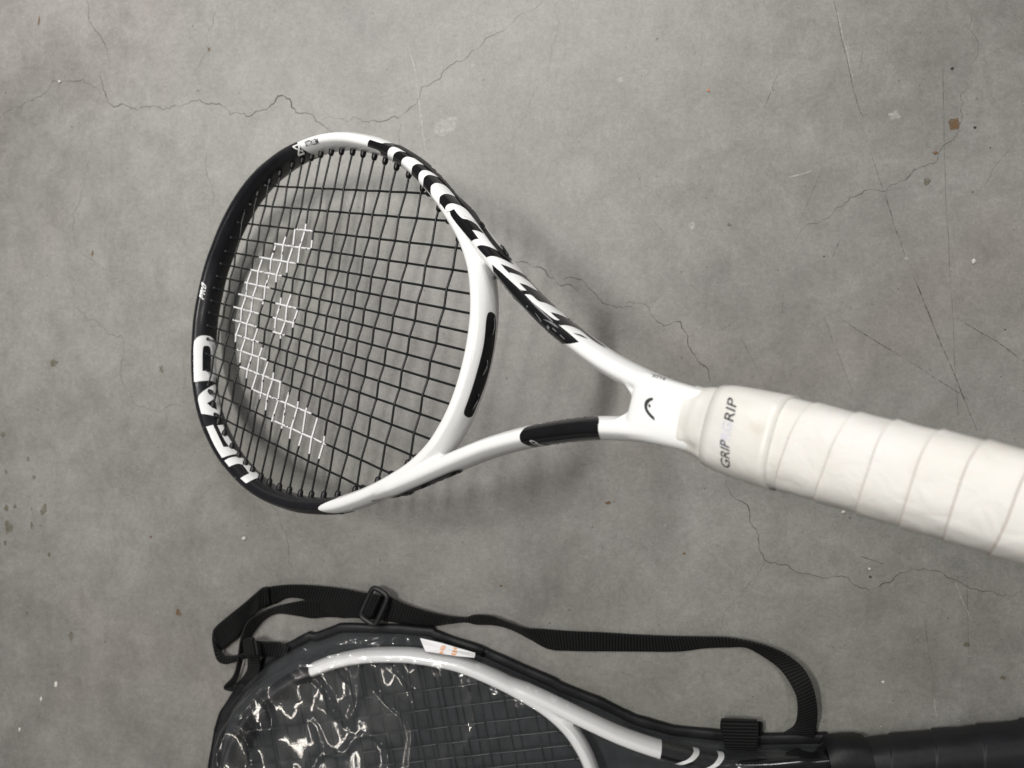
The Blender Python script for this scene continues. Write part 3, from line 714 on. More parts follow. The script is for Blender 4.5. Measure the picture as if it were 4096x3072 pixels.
# shared grommet meshes
def lathe(name, prof, mat, seg=10):
    V, Fc = [], []
    for r, x in prof:
        for j in range(seg):
            t = 2 * math.pi * j / seg; V.append((x, r * math.cos(t), r * math.sin(t)))
    for i in range(len(prof) - 1):
        for j in range(seg): Fc.append((i * seg + j, i * seg + (j + 1) % seg, (i + 1) * seg + (j + 1) % seg, (i + 1) * seg + j))
    Fc.append(tuple((len(prof) - 1) * seg + j for j in range(seg)))
    me = bpy.data.meshes.new(name); me.from_pydata(V, [], Fc); me.materials.append(mat)
    me.polygons.foreach_set('use_smooth', [True] * len(me.polygons)); me.update(); return me
GROM = lathe('grommet', [(.0021, -.002), (.0021, .0026), (.0018, .0036), (.0012, .0044), (.0006, .0046)], M['rubber'])
GROM_S = lathe('grommet_low', [(.0017, -.002), (.0017, .0004), (.0012, .0010), (.0005, .0012)], M['rubber'])

def put_grommet(parent, u, v, du, dv):
    d = Vector((du, dv, 0)).normalized()
    deep = u < 30 and abs(v) < 90
    o = bpy.data.objects.new('grommet', GROM_S if deep else GROM); COL.objects.link(o); o.parent = parent
    o.matrix_local = Matrix.Translation((u * K, v * K, 0)) @ d.to_track_quat('X', 'Z').to_matrix().to_4x4()

def string_bed(parent, stencil, simple_bed=False):
    for i, v in enumerate(MAIN_V):
        a, b = inner_u(v); js = [j for j, u in enumerate(CROSS_U) if a + 1.5 < u < b - 1.5]
        hs = [(.42 if (i + 1 + j + 1) % 2 else -.42) for j in js]
        st = weave((a - 3, b + 3), CROSS_U[js], hs)
        V, Fc = tube([(x * K, v * K, h * 1e-3) for x, h in st], .00079)
        mi = None
        if stencil:
            mid = [Vector(((st[f // 7][0] + st[f // 7 + 1][0]) / 2, v)) for f in range(7 * (len(st) - 1))]
            mi = [1 if (f % 7) < 3 and noise.noise(Vector((p.x * .7, p.y * .7, f % 7))) > -.42 and any(in_poly(p, S) for S in STENCIL) else 0 for f, p in enumerate(mid)] + [0, 0]
        mesh_obj('main_string', V, Fc, [M['string'], M['stencil']], parent, midx=mi)
        put_grommet(parent, a, v, 1, 0); put_grommet(parent, b, v, -1, 0)
    for j, u in enumerate(CROSS_U):
        w = inner_v(u); ii = [i for i, v in enumerate(MAIN_V) if abs(v) < w - 1.5][::-1]
        hs = [(-.72 if (i + 1 + j + 1) % 2 else .72) for i in ii]
        st = weave((-w - 3, w + 3), MAIN_V[ii], hs)
        V, Fc = tube([(u * K, x * K, h * 1e-3) for x, h in st], .00077)
        mi = None
        if stencil:
            mid = [Vector((u, (st[f // 7][0] + st[f // 7 + 1][0]) / 2)) for f in range(7 * (len(st) - 1))]
            mi = [1 if (f % 7) < 3 and noise.noise(Vector((p.x * .7, p.y * .7, f % 7))) > -.42 and any(in_poly(p, S) for S in STENCIL) else 0 for f, p in enumerate(mid)] + [0, 0]
        mesh_obj('cross_string', V, Fc, [M['string'], M['stencil']], parent, midx=mi)
        put_grommet(parent, u, w, 0, -1); put_grommet(parent, u, -w, 0, 1)

def se(t, a, b, e=3.0):
    c, s = math.cos(t), math.sin(t)
    return a * math.copysign(abs(c) ** (2 / e), c), b * math.copysign(abs(s) ** (2 / e), s)

def grip_dims(u):
    a = float(np.interp(u, [500, 506, 512, 520, 530, 545, 690, 715, 728, 738], [16.6, 17.2, 18.4, 19.4, 20.0, 20.2, 20.0, 21.5, 24, 24.5]))
    return a, a * float(np.interp(u, [500, 520, 545], [.80, .88, .91]))

def grip_mesh(name, parent, mat, edge, u0, u1, pitch, thick, phase, seg=72, wob=1.0, dims=None):
    """helically wrapped tape: every turn overlaps the last with a thin step"""
    ph = [0.0, .026, .05, .15, .35, .6, .85, .985]
    hh = [0.0, thick, thick, thick * .8, thick * .55, thick * .3, thick * .1, 0.0]
    turns = int((u1 - u0) / pitch) + 2
    rows = [(k + p, h, n) for k in range(-1, turns) for n, (p, h) in enumerate(zip(ph, hh))]
    V, Fc, MI = [], [], []
    for r_, (q, h, n) in enumerate(rows):
        for j in range(seg):
            t = 2 * math.pi * j / seg - math.pi / 2
            k0 = math.floor(q); fp = q - k0
            wv = wob * ((1 - fp) * noise.noise(Vector(((k0 - j / seg) * 2.6, 2.7, 9.1))) + fp * noise.noise(Vector(((k0 + 1 - j / seg) * 2.6, 2.7, 9.1))))
            # turns advance towards the butt as they pass from +v over the face to -v
            u = u0 + phase + pitch * (q - j / seg + .5) + wv * 2.2
            uc = min(max(u, u0), u1)
            a, b = (dims or grip_dims)(uc)
            lump = .40 * noise.noise(Vector((uc * .09, math.cos(t) * 2.2, math.sin(t) * 2.2 + 5)))
            y, z = se(t, a + h + lump, b + h + lump, 2.7)
            V.append((uc * K, y * K, z * K))
    nr = len(rows)
    for i in range(nr - 1):
        for j in range(seg):
            if j == seg - 1:
                # one full turn later the strip is a whole pitch further on
                i2 = i + len(ph)
                if i2 + 1 >= nr: continue
                Fc.append((i * seg + j, i2 * seg, (i2 + 1) * seg, (i + 1) * seg + j))
            else: Fc.append((i * seg + j, i * seg + j + 1, (i + 1) * seg + j + 1, (i + 1) * seg + j))
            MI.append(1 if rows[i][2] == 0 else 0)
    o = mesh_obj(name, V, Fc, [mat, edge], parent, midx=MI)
    return recalc(o)

def ring_part(name, parent, mat, us, grow, bump=0.0, seg=64, cap=False, dims=None, tuck=0.0):
    V, Fc = [], []
    for i, u in enumerate(us):
        a, b = (dims or grip_dims)(u)
        for j in range(seg):
            t = 2 * math.pi * j / seg
            g = grow + bump * noise.noise(Vector((u * .16, math.cos(t) * 2.6, math.sin(t) * 2.6)))
            if i in (0, len(us) - 1): g -= tuck
            y, z = se(t, a + g, b + g, 2.7); V.append((u * K, y * K, z * K))
    for i in range(len(us) - 1):
        for j in range(seg): Fc.append((i * seg + j, i * seg + (j + 1) % seg, (i + 1) * seg + (j + 1) % seg, (i + 1) * seg + j))
    if cap: Fc.append(tuple((len(us) - 1) * seg + j for j in range(seg)))
    return recalc(mesh_obj(name, V, Fc, mat, parent))

# ------------------------------------------------------------------ the white racket held tip-down over the floor
rk = empty('tennis_racket', mat=RW)
tag(rk, 'white and black tennis racket with white wrapped handle, held tip-down over the floor', 'tennis racket')
fr = bpy.data.objects.new('frame', FRAME); COL.objects.link(fr); fr.parent = rk
string_bed(rk, True)

# black tip of the hoop: stations of HEAD between the two colour changes
def station(x, y, w=9):
    d = (RWI.to_3x3() @ ray_dir(x, y)); p = EYE + d * ((w * K - EYE.z) / d.z)
    q = np.array([p.x / K, p.y / K]); return int(np.argmin(np.linalg.norm(HEAD - q, axis=1)))
s_top = station(1208, 596) - 1; s_bot = station(1345, 2030) - 480
def tongue(pn, pw):
    e = 0.0
    if pw > -.2: e = 9.0 * max(0.0, 1 - ((pn - .25) / .9) ** 2)          # white tongue runs into the black on the face
    skew = 0.0
    if pw > 0: skew = 3.0 * pn
    return e, -skew
black_tip = sleeve('black_tip', HEAD, NIN, 6.0, 11.0, s_bot, s_top, M['satin'], fr, grow=0.30, ends=tongue)
TIP_BVH = BVHTree.FromPolygons([v.co for v in black_tip.data.vertices], [tuple(p.vertices) for p in black_tip.data.polygons])

Lz = zf(740, 1320, 2.594)
def letter(polys, mat=None, off=.00016): 
    for p in polys: printed('letter', Lz(p), mat or M['white'], fr, TIP_BVH, off, 5.0)
letter([[(88, 140), (110, 90), (150, 62), (210, 55), (270, 70), (305, 110), (318, 170), (330, 300), (330, 420), (315, 545), (250, 522), (95, 538)],
        [(130, 695), (180, 640), (250, 595), (312, 563), (345, 700), (378, 850), (378, 918), (330, 902), (250, 880), (170, 870), (150, 790)],
        [(220, 1005), (290, 985), (400, 1215), (470, 1212), (552, 1272), (548, 1287), (470, 1297), (385, 1327), (300, 1190)],
        [(335, 990), (395, 985), (430, 1080), (500, 1190), (460, 1216), (400, 1130)],
        [(410, 1355), (470, 1322), (560, 1312), (625, 1345), (655, 1385), (600, 1402), (550, 1384), (490, 1405), (460, 1420)],
        [(600, 1402), (655, 1385), (700, 1440), (755, 1490), (785, 1522), (700, 1555), (635, 1592), (575, 1540), (620, 1510), (667, 1490)]])
letter([[(180, 180), (205, 162), (245, 165), (262, 185), (268, 300), (265, 425), (180, 425)],
        [(228, 762), (305, 712), (332, 832), (270, 800)]], M['satin'], .0003)
Pz = zf(760, 1100, 13.83)
for p, mk, of in [([(660, 370), (910, 595), (865, 810), (635, 600)], 'white', .0002), ([(705, 515), (850, 645), (830, 700), (690, 565)], 'satin', .0004),
                  ([(640, 650), (700, 690), (740, 800), (725, 890), (690, 935), (600, 870)], 'white', .0002), ([(580, 845), (835, 1060), (800, 1105), (562, 895)], 'white', .00022), ([(715, 855), (858, 865), (858, 925), (735, 935)], 'white', .00024), ([(648, 765), (694, 820), (682, 878), (634, 838)], 'satin', .0004),
                  ([(565, 945), (640, 985), (700, 1085), (695, 1210), (535, 1140)], 'white', .0002), ([(532, 1115), (778, 1325), (735, 1380), (508, 1170)], 'white', .00022), ([(594, 1045), (645, 1090), (642, 1158), (584, 1120)], 'satin', .0004)]:
    printed('letter', Pz(p), M[mk], fr, TIP_BVH, of, 2.5)
Mz = zf(1160, 520, 11.06)
printed_text('lettering', 'METALLIX', (1215, 365), (-585, 150), (75, 222), Mz, M['ink'], fr, FRAME_BVH, .0003, bold=.012)
for p in [[(130, 730), (165, 800), (590, 950), (580, 900)], [(130, 730), (150, 780), (440, 660), (430, 600)], [(400, 640), (470, 640), (420, 1100), (345, 1090)], [(345, 1060), (390, 1140), (660, 1040), (650, 960)], [(430, 600), (470, 640), (620, 930), (600, 1000), (560, 880)]]:
    printed('emblem_stroke', Mz(p), M['white'], fr, None, .00055, 3.0)

M['chip'] = simple('paint_chip', (0.30, 0.29, 0.28), 0.6, var=0.3, scale=1500)
for c, r in [((424, 1452), 6), ((524, 1531), 5), ((286, 1246), 4), ((196, 1010), 3), ((610, 1652), 5), ((470, 1500), 3)]:
    printed('paint_chip', Lz([(c[0] + r * math.cos(t) * random.uniform(.6, 1.5), c[1] + r * math.sin(t) * random.uniform(.5, 1.2)) for t in np.linspace(0, 2 * math.pi, 7, endpoint=False)]), M['chip'], fr, TIP_BVH, .00022, 2.0)
# upper arm graphics
T = zf(1400, 520, 4.424); Q = zf(1800, 830, 2.911)
printed('stripe_ground', T([(312, 290), (318, 215), (355, 172), (575, 245), (605, 230), (700, 238), (820, 235), (900, 280), (1010, 350), (1230, 480), (1450, 640), (1650, 830), (1760, 935), (1900, 1080), (2060, 1260), (2170, 1410), (2260, 1530), (2160, 1520), (2000, 1400), (1780, 1304), (1720, 1330), (1690, 1420), (1600, 1300), (1440, 1150), (1310, 1000), (1230, 920), (1100, 790), (900, 670), (700, 560), (570, 480), (545, 420), (530, 365)]), M['black'], fr)
for p in [[(672, 400), (690, 345), (730, 312), (775, 303), (860, 330), (960, 380), (1080, 437), (980, 405), (890, 380), (830, 390), (780, 430), (765, 490), (762, 590), (690, 555), (672, 470)],
          [(918, 670), (912, 590), (925, 530), (960, 495), (1010, 478), (1075, 490), (1150, 512), (1230, 570), (1310, 632), (1240, 612), (1180, 608), (1130, 630), (1100, 670), (1095, 790)],
          [(1225, 920), (1218, 820), (1230, 770), (1270, 725), (1320, 715), (1400, 735), (1500, 790), (1600, 865), (1480, 815), (1400, 800), (1350, 812), (1305, 855), (1300, 1000)],
          [(1440, 1160), (1432, 1020), (1455, 975), (1510, 942), (1580, 950), (1690, 995), (1770, 1080), (1860, 1190), (1760, 1145), (1680, 1135), (1620, 1160), (1585, 1200), (1590, 1320)],
          [(1700, 1450), (1690, 1380), (1720, 1330), (1790, 1303), (1860, 1315), (1960, 1350), (2050, 1410), (2130, 1500), (2210, 1625), (2090, 1560), (1990, 1520), (1900, 1440), (1850, 1400), (1770, 1440)]]:
    printed('white_stripe', T(p), M['white'], fr, None, .00036)
for p in [[(0, 45), (48, 22), (95, 85), (145, 133), (200, 140), (260, 165), (305, 197), (345, 250), (390, 305), (320, 272), (258, 262), (300, 320), (335, 365), (285, 370), (252, 392), (160, 285), (80, 190), (10, 95)],
          [(315, 457), (345, 440), (390, 440), (470, 465), (545, 500), (620, 560), (745, 668), (690, 640), (610, 600), (530, 570), (470, 565), (425, 582), (365, 520)],
          [(493, 662), (520, 690), (600, 755), (700, 850), (830, 972), (960, 1112), (1100, 1225), (1215, 1320), (1275, 1378), (1380, 1460), (1505, 1568), (1430, 1580), (1385, 1587), (1330, 1583), (1280, 1580), (1130, 1450), (980, 1290), (830, 1130), (680, 1000), (585, 900), (540, 820), (508, 750)]]:
    printed('black_stripe', Q(p), M['black'], fr, None, .00022)
printed('stripe_ground', Q([(590, 660), (690, 695), (790, 745), (870, 785), (1000, 900), (1130, 1030), (1260, 1160), (1400, 1300), (1540, 1420), (1680, 1530), (1830, 1640), (1740, 1600), (1650, 1540), (1600, 1500), (1520, 1430), (1420, 1385), (1330, 1368), (1275, 1378), (1215, 1320), (1100, 1225), (960, 1112), (870, 1018), (830, 972), (760, 860), (685, 762), (640, 720)]), M['black'], fr, None, .0002)
for p in [[(685, 762), (760, 780), (840, 815), (910, 865), (970, 920), (1022, 982), (950, 945), (880, 905), (805, 885), (850, 935), (892, 974), (828, 972), (750, 870)],
          [(870, 1015), (945, 1022), (1000, 1075), (1035, 1103), (1110, 1118), (1200, 1160), (1290, 1220), (1380, 1307), (1300, 1265), (1230, 1240), (1168, 1225), (1215, 1275), (1278, 1320), (1220, 1318), (1090, 1213), (960, 1108)]]:
    printed('white_stripe', Q(p), M['white'], fr, None, .00040)
printed('black_stripe', Q([(1430, 1465), (1525, 1480), (1605, 1532), (1540, 1510), (1490, 1490)]), M['black'], fr, None, .0002, 3.0)
M['paintscuff'] = simple('lacquer_scuff', (0.16, 0.16, 0.17), 0.35, var=0.4, scale=2000)
for p in [[(880, 1030), (1000, 1140), (1110, 1240), (1200, 1330), (1195, 1338), (1100, 1252), (990, 1152)], [(985, 1215), (1050, 1290), (1070, 1325), (1062, 1326), (1040, 1292)], [(1085, 1300), (1180, 1330), (1250, 1385), (1270, 1405), (1240, 1395), (1170, 1345)], [(1140, 1370), (1165, 1400), (1150, 1420), (1130, 1395)], [(1200, 1400), (1245, 1445), (1238, 1450), (1195, 1410)], [(1290, 1480), (1340, 1530), (1334, 1534), (1285, 1488)], [(900, 1140), (912, 1160), (903, 1163), (893, 1145)]]:
    printed('lacquer_scuff', Q(p), M['paintscuff'], fr, None, .00034, 3.0)
# outer grommet strips, standing a little proud
printed('grommet_strip', T([(760, 262), (900, 290), (1080, 400), (1230, 490), (1440, 650), (1640, 840), (1760, 960), (1900, 1110), (2060, 1300), (2212, 1500), (2330, 1660)] + [(2270, 1690), (2150, 1530), (2000, 1350), (1850, 1160), (1700, 990), (1560, 850), (1380, 690), (1180, 540), (1000, 420), (850, 330)]), M['rubber'], fr, None, .0007)
printed('grommet_strip', Q([(150, -40), (215, -25), (262, 20), (300, 90), (350, 165), (395, 235), (455, 320), (520, 410), (590, 490), (650, 555), (712, 612), (708, 632), (680, 625), (600, 570), (520, 480), (440, 380), (370, 280), (300, 175), (235, 75)]), M['rubber'], fr, None, .0008)
R7 = zf(980, 1680, 3.687); R8 = zf(1340, 1680, 3.687); Z4 = zf(1300, 1200, 1.843)
printed('grommet_strip', R8([(-60, 1388), (0, 1382), (320, 1345), (600, 1248), (900, 1110), (1300, 930), (1600, 800), (1740, 740), (1830, 725), (1890, 735), (1870, 770), (1760, 825), (1640, 855), (1300, 1010), (1000, 1132), (700, 1262), (450, 1355), (330, 1385), (0, 1425), (-60, 1425)]), M['rubber'], fr, None, .0006)
SLOT = Z4([(1215, 85), (1195, 100), (1185, 150), (1178, 250), (1165, 350), (1140, 450), (1110, 560), (1080, 660), (1045, 760), (1022, 820), (1025, 850), (1055, 868), (1085, 858), (1110, 800), (1150, 700), (1190, 590), (1225, 450), (1250, 300), (1258, 180), (1255, 120), (1240, 95)])
printed('bridge_slot', SLOT, M['rubber'], fr, None, .0003)
def loop_of_string(px, r=.0007, lift=.0012):
    """a stretch of string lying along the outside of the hoop between two holes"""
    v, _ = shoot(px, [tuple(range(len(px)))] if len(px) > 2 else [(0, 1, 1)], FRAME_BVH, lift, RWI, EYE)
    if len(v) < 3: return
    P = np.array([tuple(x) for x in v])
    P[0] *= 1; k = np.sin(np.linspace(0.12, math.pi - .12, len(P)))
    ctr = P.mean(0)
    VV, FF = tube(P, r * (0.55 + 0.45 * k)); mesh_obj('string_loop', VV, FF, M['string'], rk)
for c in [[(1236, 130), (1242, 165), (1240, 205), (1232, 240), (1222, 265)], [(1188, 440), (1190, 470), (1180, 505), (1165, 535), (1152, 555)], [(1122, 690), (1128, 715), (1112, 750), (1092, 785), (1075, 810)]]:
    loop_of_string(Z4(c))
for c in [[(560, 1275), (600, 1270), (640, 1250), (700, 1225)], [(1000, 1110), (1050, 1095), (1110, 1065), (1160, 1040)], [(1260, 985), (1300, 965), (1350, 945), (1400, 925)], [(1700, 800), (1750, 775), (1800, 755), (1840, 745)]]:
    loop_of_string(R8(c), .0006, .0011)
for c in [[(340, 190), (360, 205), (378, 235), (385, 262), (400, 285)], [(570, 460), (595, 480), (620, 520), (640, 550), (665, 580)]]:
    loop_of_string(Q(c), .0008, .0014)
# lower arm black band and its lettering
BZ = zf(2060, 1640, 5.821)
printed('black_band', BZ([(110, 590), (130, 545), (180, 470), (245, 405), (600, 300), (1000, 205), (1400, 140), (1700, 118), (1925, 118), (1965, 265), (1940, 330), (1935, 420), (1950, 560), (1990, 690), (1700, 710), (1400, 740), (1100, 790), (800, 850), (690, 868), (550, 874), (430, 862), (340, 830), (220, 790), (150, 745), (115, 680)]), M['black'], fr, None, .0002)
printed('letter', BZ([(340, 700), (375, 688), (430, 696), (545, 757), (525, 780), (440, 785), (375, 752)]), M['white'], fr, None, .0004, 2.5)
printed('letter', BZ([(375, 712), (400, 706), (435, 714), (500, 755), (450, 765), (400, 745)]), M['black'], fr, None, .0006, 2.5)
printed('letter', BZ([(520, 790), (555, 772), (600, 790), (695, 800), (640, 822), (600, 812)]), M['white'], fr, None, .0004, 2.5)
# throat mark
TZ = zf(2500, 1420, 3.457)
printed('throat_mark', TZ([(268, 700), (275, 650), (300, 615), (340, 592), (385, 590), (392, 622), (355, 635), (325, 665), (305, 710), (320, 760), (360, 815), (413, 865), (412, 908), (350, 860), (300, 800), (275, 750)]), M['ink'], fr, None, .0002, 4)
printed('throat_mark', TZ([(341 + 16 * math.cos(t), 702 + 23 * math.sin(t)) for t in np.linspace(0, 2 * math.pi, 14, endpoint=False)]), M['ink'], fr, None, .0002, 4)
printed_text('lettering', 'AUX', (560, 318), (-195, -58), (8, 46), TZ, M['greyink'], fr, None, .0003)

# handle
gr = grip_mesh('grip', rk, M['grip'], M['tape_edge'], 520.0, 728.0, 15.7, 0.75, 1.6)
ring_part('butt_cap', rk, M['rubber'], [726, 727, 731, 737, 738, 738], .6, cap=True, dims=lambda u: (24.6, 22.5) if u < 737.5 else (23.0, 21.0))
collar = ring_part('tape_collar', rk, M['tape'], list(np.linspace(499.2, 531, 40)), .55, .9,
                   dims=lambda u: (float(np.interp(u, [499, 503, 508, 515, 522, 531], [15.5, 15.9, 16.9, 18.6, 19.6, 20.3])), float(np.interp(u, [499, 503, 508, 515, 522, 531], [12.5, 12.9, 14.2, 16.0, 17.4, 18.2]))))
ft = ring_part('finishing_tape', rk, M['tape'], [513.6, 513.7, 518, 522, 527, 532, 537, 542, 546, 546.1], 1.25, .5, tuck=1.6)
FT_BVH = BVHTree.FromPolygons([v.co for v in ft.data.vertices], [tuple(p.vertices) for p in ft.data.polygons])
printed_text('lettering', 'RIP', (1500, 930), (55, -300), (-128, -52), TZ, M['ink'], ft, FT_BVH, .00025, bold=.008)
printed_text('lettering', 'GRIP', (1455, 1575), (-10, -365), (-128, -55), TZ, M['ink'], ft, FT_BVH, .00025, bold=.008)
printed_text('lettering', 'PRG', (1440, 1290), (45, -345), (-135, -42), TZ, M['ghost'], ft, FT_BVH, .00016, bold=.03)

# ------------------------------------------------------------------ the bagged racket
ANG = math.radians(11.0)
ZC = 0.0178                      # height of the bagged racket's string plane
R2 = Matrix.Translation((-0.344 * 1.0258, -0.380 * 1.0258, ZC)) @ Matrix.Rotation(ANG, 4, 'Z')
R2I = R2.inverted()
rk2 = empty('tennis_racket', mat=R2)
tag(rk2, 'second tennis racket with black grip, zipped inside the clear-fronted bag', 'tennis racket')
fr2 = bpy.data.objects.new('frame', FRAME); COL.objects.link(fr2); fr2.parent = rk2
string_bed(rk2, False)
z7 = zf(800, 2250, 1.843); z8 = zf(1900, 2250, 1.3825)
def st2(x, y):
    p = R2I @ floor_at(x, y, .024); return int(np.argmin(np.linalg.norm(HEAD - np.array([p.x / K, p.y / K]), axis=1)))
s_w = st2(*z7([(815, 790)])[0])
sleeve('black_tip', HEAD, NIN, 6.0, 11.0, -s_w, s_w, M['satin'], fr2, grow=.3)
for sgn in (1, -1):
    P = ARM * [1, sgn]; Nn = normals2(P, False)
    i0 = int(np.argmin(abs(ARM[:, 0] - 412)))
    sleeve('black_band', P, Nn, 6.0, 11.6, i0, 118, M['black'], fr2, grow=.45)
    for q in range(3):
        sleeve('white_stripe', P, Nn, 6.0, 11.6, i0 + 7 + q * 8.5, i0 + 9 + q * 8.5, M['white'], fr2, grow=.6, ends=lambda pn, pw: (4 * pn, 4 * pn))
su2 = np.r_[np.linspace(467.8, 474, 8), np.linspace(476, 556, 24)]
vv_, ff_ = sweep(np.c_[su2, 0 * su2], np.tile([0., 1.], (len(su2), 1)), np.interp(su2, [468, 470, 480, 490, 500, 525, 530], [17.4, 18.6, 17.3, 16.5, 16.1, 16.1, 14.6]), np.interp(su2, [467.8, 469, 471, 474, 525, 530], [7.0, 10.2, 11.6, 12.4, 12.9, 12.6]), False, grow=.4, PROF=FLAT)
recalc(mesh_obj('black_shaft', vv_, ff_, M['black'], rk2))
grip_mesh('grip', rk2, M['blackgrip'], M['blackgrip'], 548.0, 728.0, 33.0, 0.9, 6.0, dims=lambda u: (float(np.interp(u, [548, 560, 575, 590, 690, 715, 728], [14.6, 16.4, 18.2, 19.4, 19.8, 21.5, 24])),) * 2)
ring_part('butt_cap', rk2, M['rubber'], [726, 727, 731, 737, 738, 738], .6, cap=True, dims=lambda u: (24.6, 22.5) if u < 737.5 else (23.0, 21.0))

bag = empty('racket_bag', (-0.10, -0.33, 0.0))
tag(bag, 'black racket bag with clear wrinkled plastic front and webbing shoulder strap', 'racket bag')
BL = Vector((-0.10, -0.33, 0.0))
edge_px = z7([(50, 1560), (75, 1400), (100, 1220), (150, 1090), (210, 985), (330, 830), (480, 690), (620, 602), (800, 512), (835, 522), (1020, 452), (1090, 450), (1480, 460), (1720, 482), (1735, 500), (1900, 560), (2085, 620), (2095, 640)]) + z8([(50, 468), (250, 558), (455, 648), (470, 662), (700, 752), (900, 850), (1100, 905), (1360, 932), (1580, 952), (1950, 946)])
EDGE = [R2I @ floor_at(x, y, .006) for x, y in edge_px]
E2 = [(p.x, p.y) for p in EDGE]
tipu = min(u for u, v in E2)
up_half = [(tipu - .006, 0.0), (tipu - .003, .030)] + E2
OUT = up_half + [(u, -v) for u, v in up_half[:0:-1]]
# even stations but keep the corners
def resample(poly, step):
    o = []
    for a, b in zip(poly, poly[1:] + poly[:1]):
        a, b = Vector(a), Vector(b); n = max(1, int((b - a).length / step)); o += [a.lerp(b, i / n) for i in range(n)]
    return o
OUTR = resample(OUT, .004)
OA = np.array([tuple(p) for p in OUTR])
def outn(i):
    n = len(OUTR); d = OUTR[(i + 2) % n] - OUTR[(i - 2) % n]; v = Vector((d.y, -d.x)); v = v.normalized() if v.length else Vector((0, 1))
    return v
sgn = 1.0
c0 = Vector((.2, 0))
if outn(20).dot(OUTR[20] - c0) < 0: sgn = -1.0
def bag_pts(V): return [(R2 @ Vector((x, y, z - ZC))) - BL for x, y, z in V]
# bound edge
prof_b = [(-.0082, .0058), (-.0076, .0069), (-.0055, .0074), (-.0025, .0076), (-.0006, .0068), (0.0, .0048), (-.0004, .0022), (-.0020, .0006)]
V, Fc = [], []
for i, p in enumerate(OUTR):
    n = outn(i) * sgn; puck = .0012 * noise.noise(Vector((p.x * 60, p.y * 60, 0)))
    for off, z in prof_b:
        q = p + n * (off + puck * .5); V.append((q.x, q.y, z + (puck if z > .004 else 0)))
m = len(prof_b); n = len(OUTR)
for i in range(n):
    for j in range(m - 1): Fc.append((i * m + j, i * m + j + 1, ((i + 1) % n) * m + j + 1, ((i + 1) % n) * m + j))
recalc(mesh_obj('binding', bag_pts(V), Fc, M['vinyl'], bag))
# back sheet
bk = [(p - outn(i) * sgn * .0015) for i, p in enumerate(OUTR)]
mesh_obj('back_panel', bag_pts([(p.x, p.y, .0012) for p in bk]), [tuple(range(len(bk)))], M['backing'], bag, smooth=False)
# clear front
inn = [(p - outn(i) * sgn * .0070) for i, p in enumerate(OUTR)][::2]
IA = np.array([tuple(p) for p in inn])
def seg_dist(X):
    A_, B_ = OA, np.roll(OA, -1, 0); best = np.full(len(X), 9.0)
    for i in range(0, len(A_)):
        ab = B_[i] - A_[i]; t = np.clip(((X - A_[i]) @ ab) / max(ab @ ab, 1e-12), 0, 1)
        best = np.minimum(best, np.linalg.norm(X - A_[i] - t[:, None] * ab, axis=1))
    return best
def inside_mask(X):
    r = np.zeros(len(X), bool); j = len(IA) - 1
    for i in range(len(IA)):
        c = (IA[i, 1] > X[:, 1]) != (IA[j, 1] > X[:, 1])
        with np.errstate(divide='ignore', invalid='ignore'):
            xx = (IA[j, 0] - IA[i, 0]) * (X[:, 1] - IA[i, 1]) / (IA[j, 1] - IA[i, 1]) + IA[i, 0]
        r ^= c & (X[:, 0] < xx); j = i
    return r
def grid(u0, u1, v0, v1, st):
    g = np.mgrid[u0:u1:st, v0:v1:st].reshape(2, -1).T; return g
gx = np.vstack([grid(IA[:, 0].min(), IA[:, 0].max(), -.02, .18, .0021), grid(IA[:, 0].min(), IA[:, 0].max(), -.18, -.022, .008)])
dd = seg_dist(gx); gx = gx[inside_mask(gx) & (dd > .0085)]
allp = np.vstack([IA, gx])
ds = seg_dist(allp)
nb = len(IA)
HEADM = HEAD * K
def plastic_z(p, d):
    s = min(1.0, max(0.0, (d - .0075) / .0115)); s = s * s * (3 - 2 * s)
    z = .0062 + .0248 * s
    q = Vector((p[0], p[1], 0))
    fall = min(1.0, max(0, (d - .0075) / .02))
    big = noise.noise(q * 24) * .0016 + noise.noise(q * 55 + Vector((3, 7, 1))) * .0005
    cr = 1 - abs(noise.noise(Vector((p[0] * 42, p[1] * 30, 4.4)))) * 2.2
    crease = max(0, cr - .55) * .0032
    left = min(1.0, max(0.25, 1.25 - (p[0] - .0) / .26)); left = max(left, min(1.2, (p[0] - .37) / .04))
    z += fall * left * (big * 1.1 + crease)
    # puckers running in from the stitched edge
    a = math.atan2(p[1], p[0] - .18) * 19 + 2.2 * noise.noise(q * 16)
    z += .0020 * math.sin(a * 1.7) * math.exp(-((d - .012) / .010) ** 2) + .0011 * noise.noise(Vector((p[0] * 150, p[1] * 150, 2))) * math.exp(-((d - .014) / .008) ** 2)
    if d > .02:
        z += -.0022 * min(1, (d - .02) / .04)
    return z
PV = [(x, y, max(.0045, plastic_z((x, y), d))) for (x, y), d in zip(allp, ds)]
# keep the sheet above the hoop it lies on
rx = allp[:, None, :]
hd = np.full(len(allp), 9.0); ARMM = np.vstack([ARM, ARM * [1, -1]]) * K
for blk in (HEADM[::2], ARMM):
    for q in blk: hd = np.minimum(hd, np.linalg.norm(allp - q, axis=1))
PV = [(x, y, max(z, ZC + .0104 + .0007 - max(0, h - .004) * 2.2) if h < .012 else max(z, .0192)) for (x, y, z), h in zip(PV, hd)]
PV = [(x, y, z if i >= nb else .0064) for i, (x, y, z) in enumerate(PV)]
vs, es, fs, *_ = delaunay_2d_cdt([Vector((x, y)) for x, y, z in PV], [(i, (i + 1) % nb) for i in range(nb)], [], 1, 1e-6)
zz = {}
for i, p in enumerate(PV): zz[(round(p[0], 5), round(p[1], 5))] = p[2]
VV = [(v.x, v.y, zz.get((round(v.x, 5), round(v.y, 5)), .008)) for v in vs]
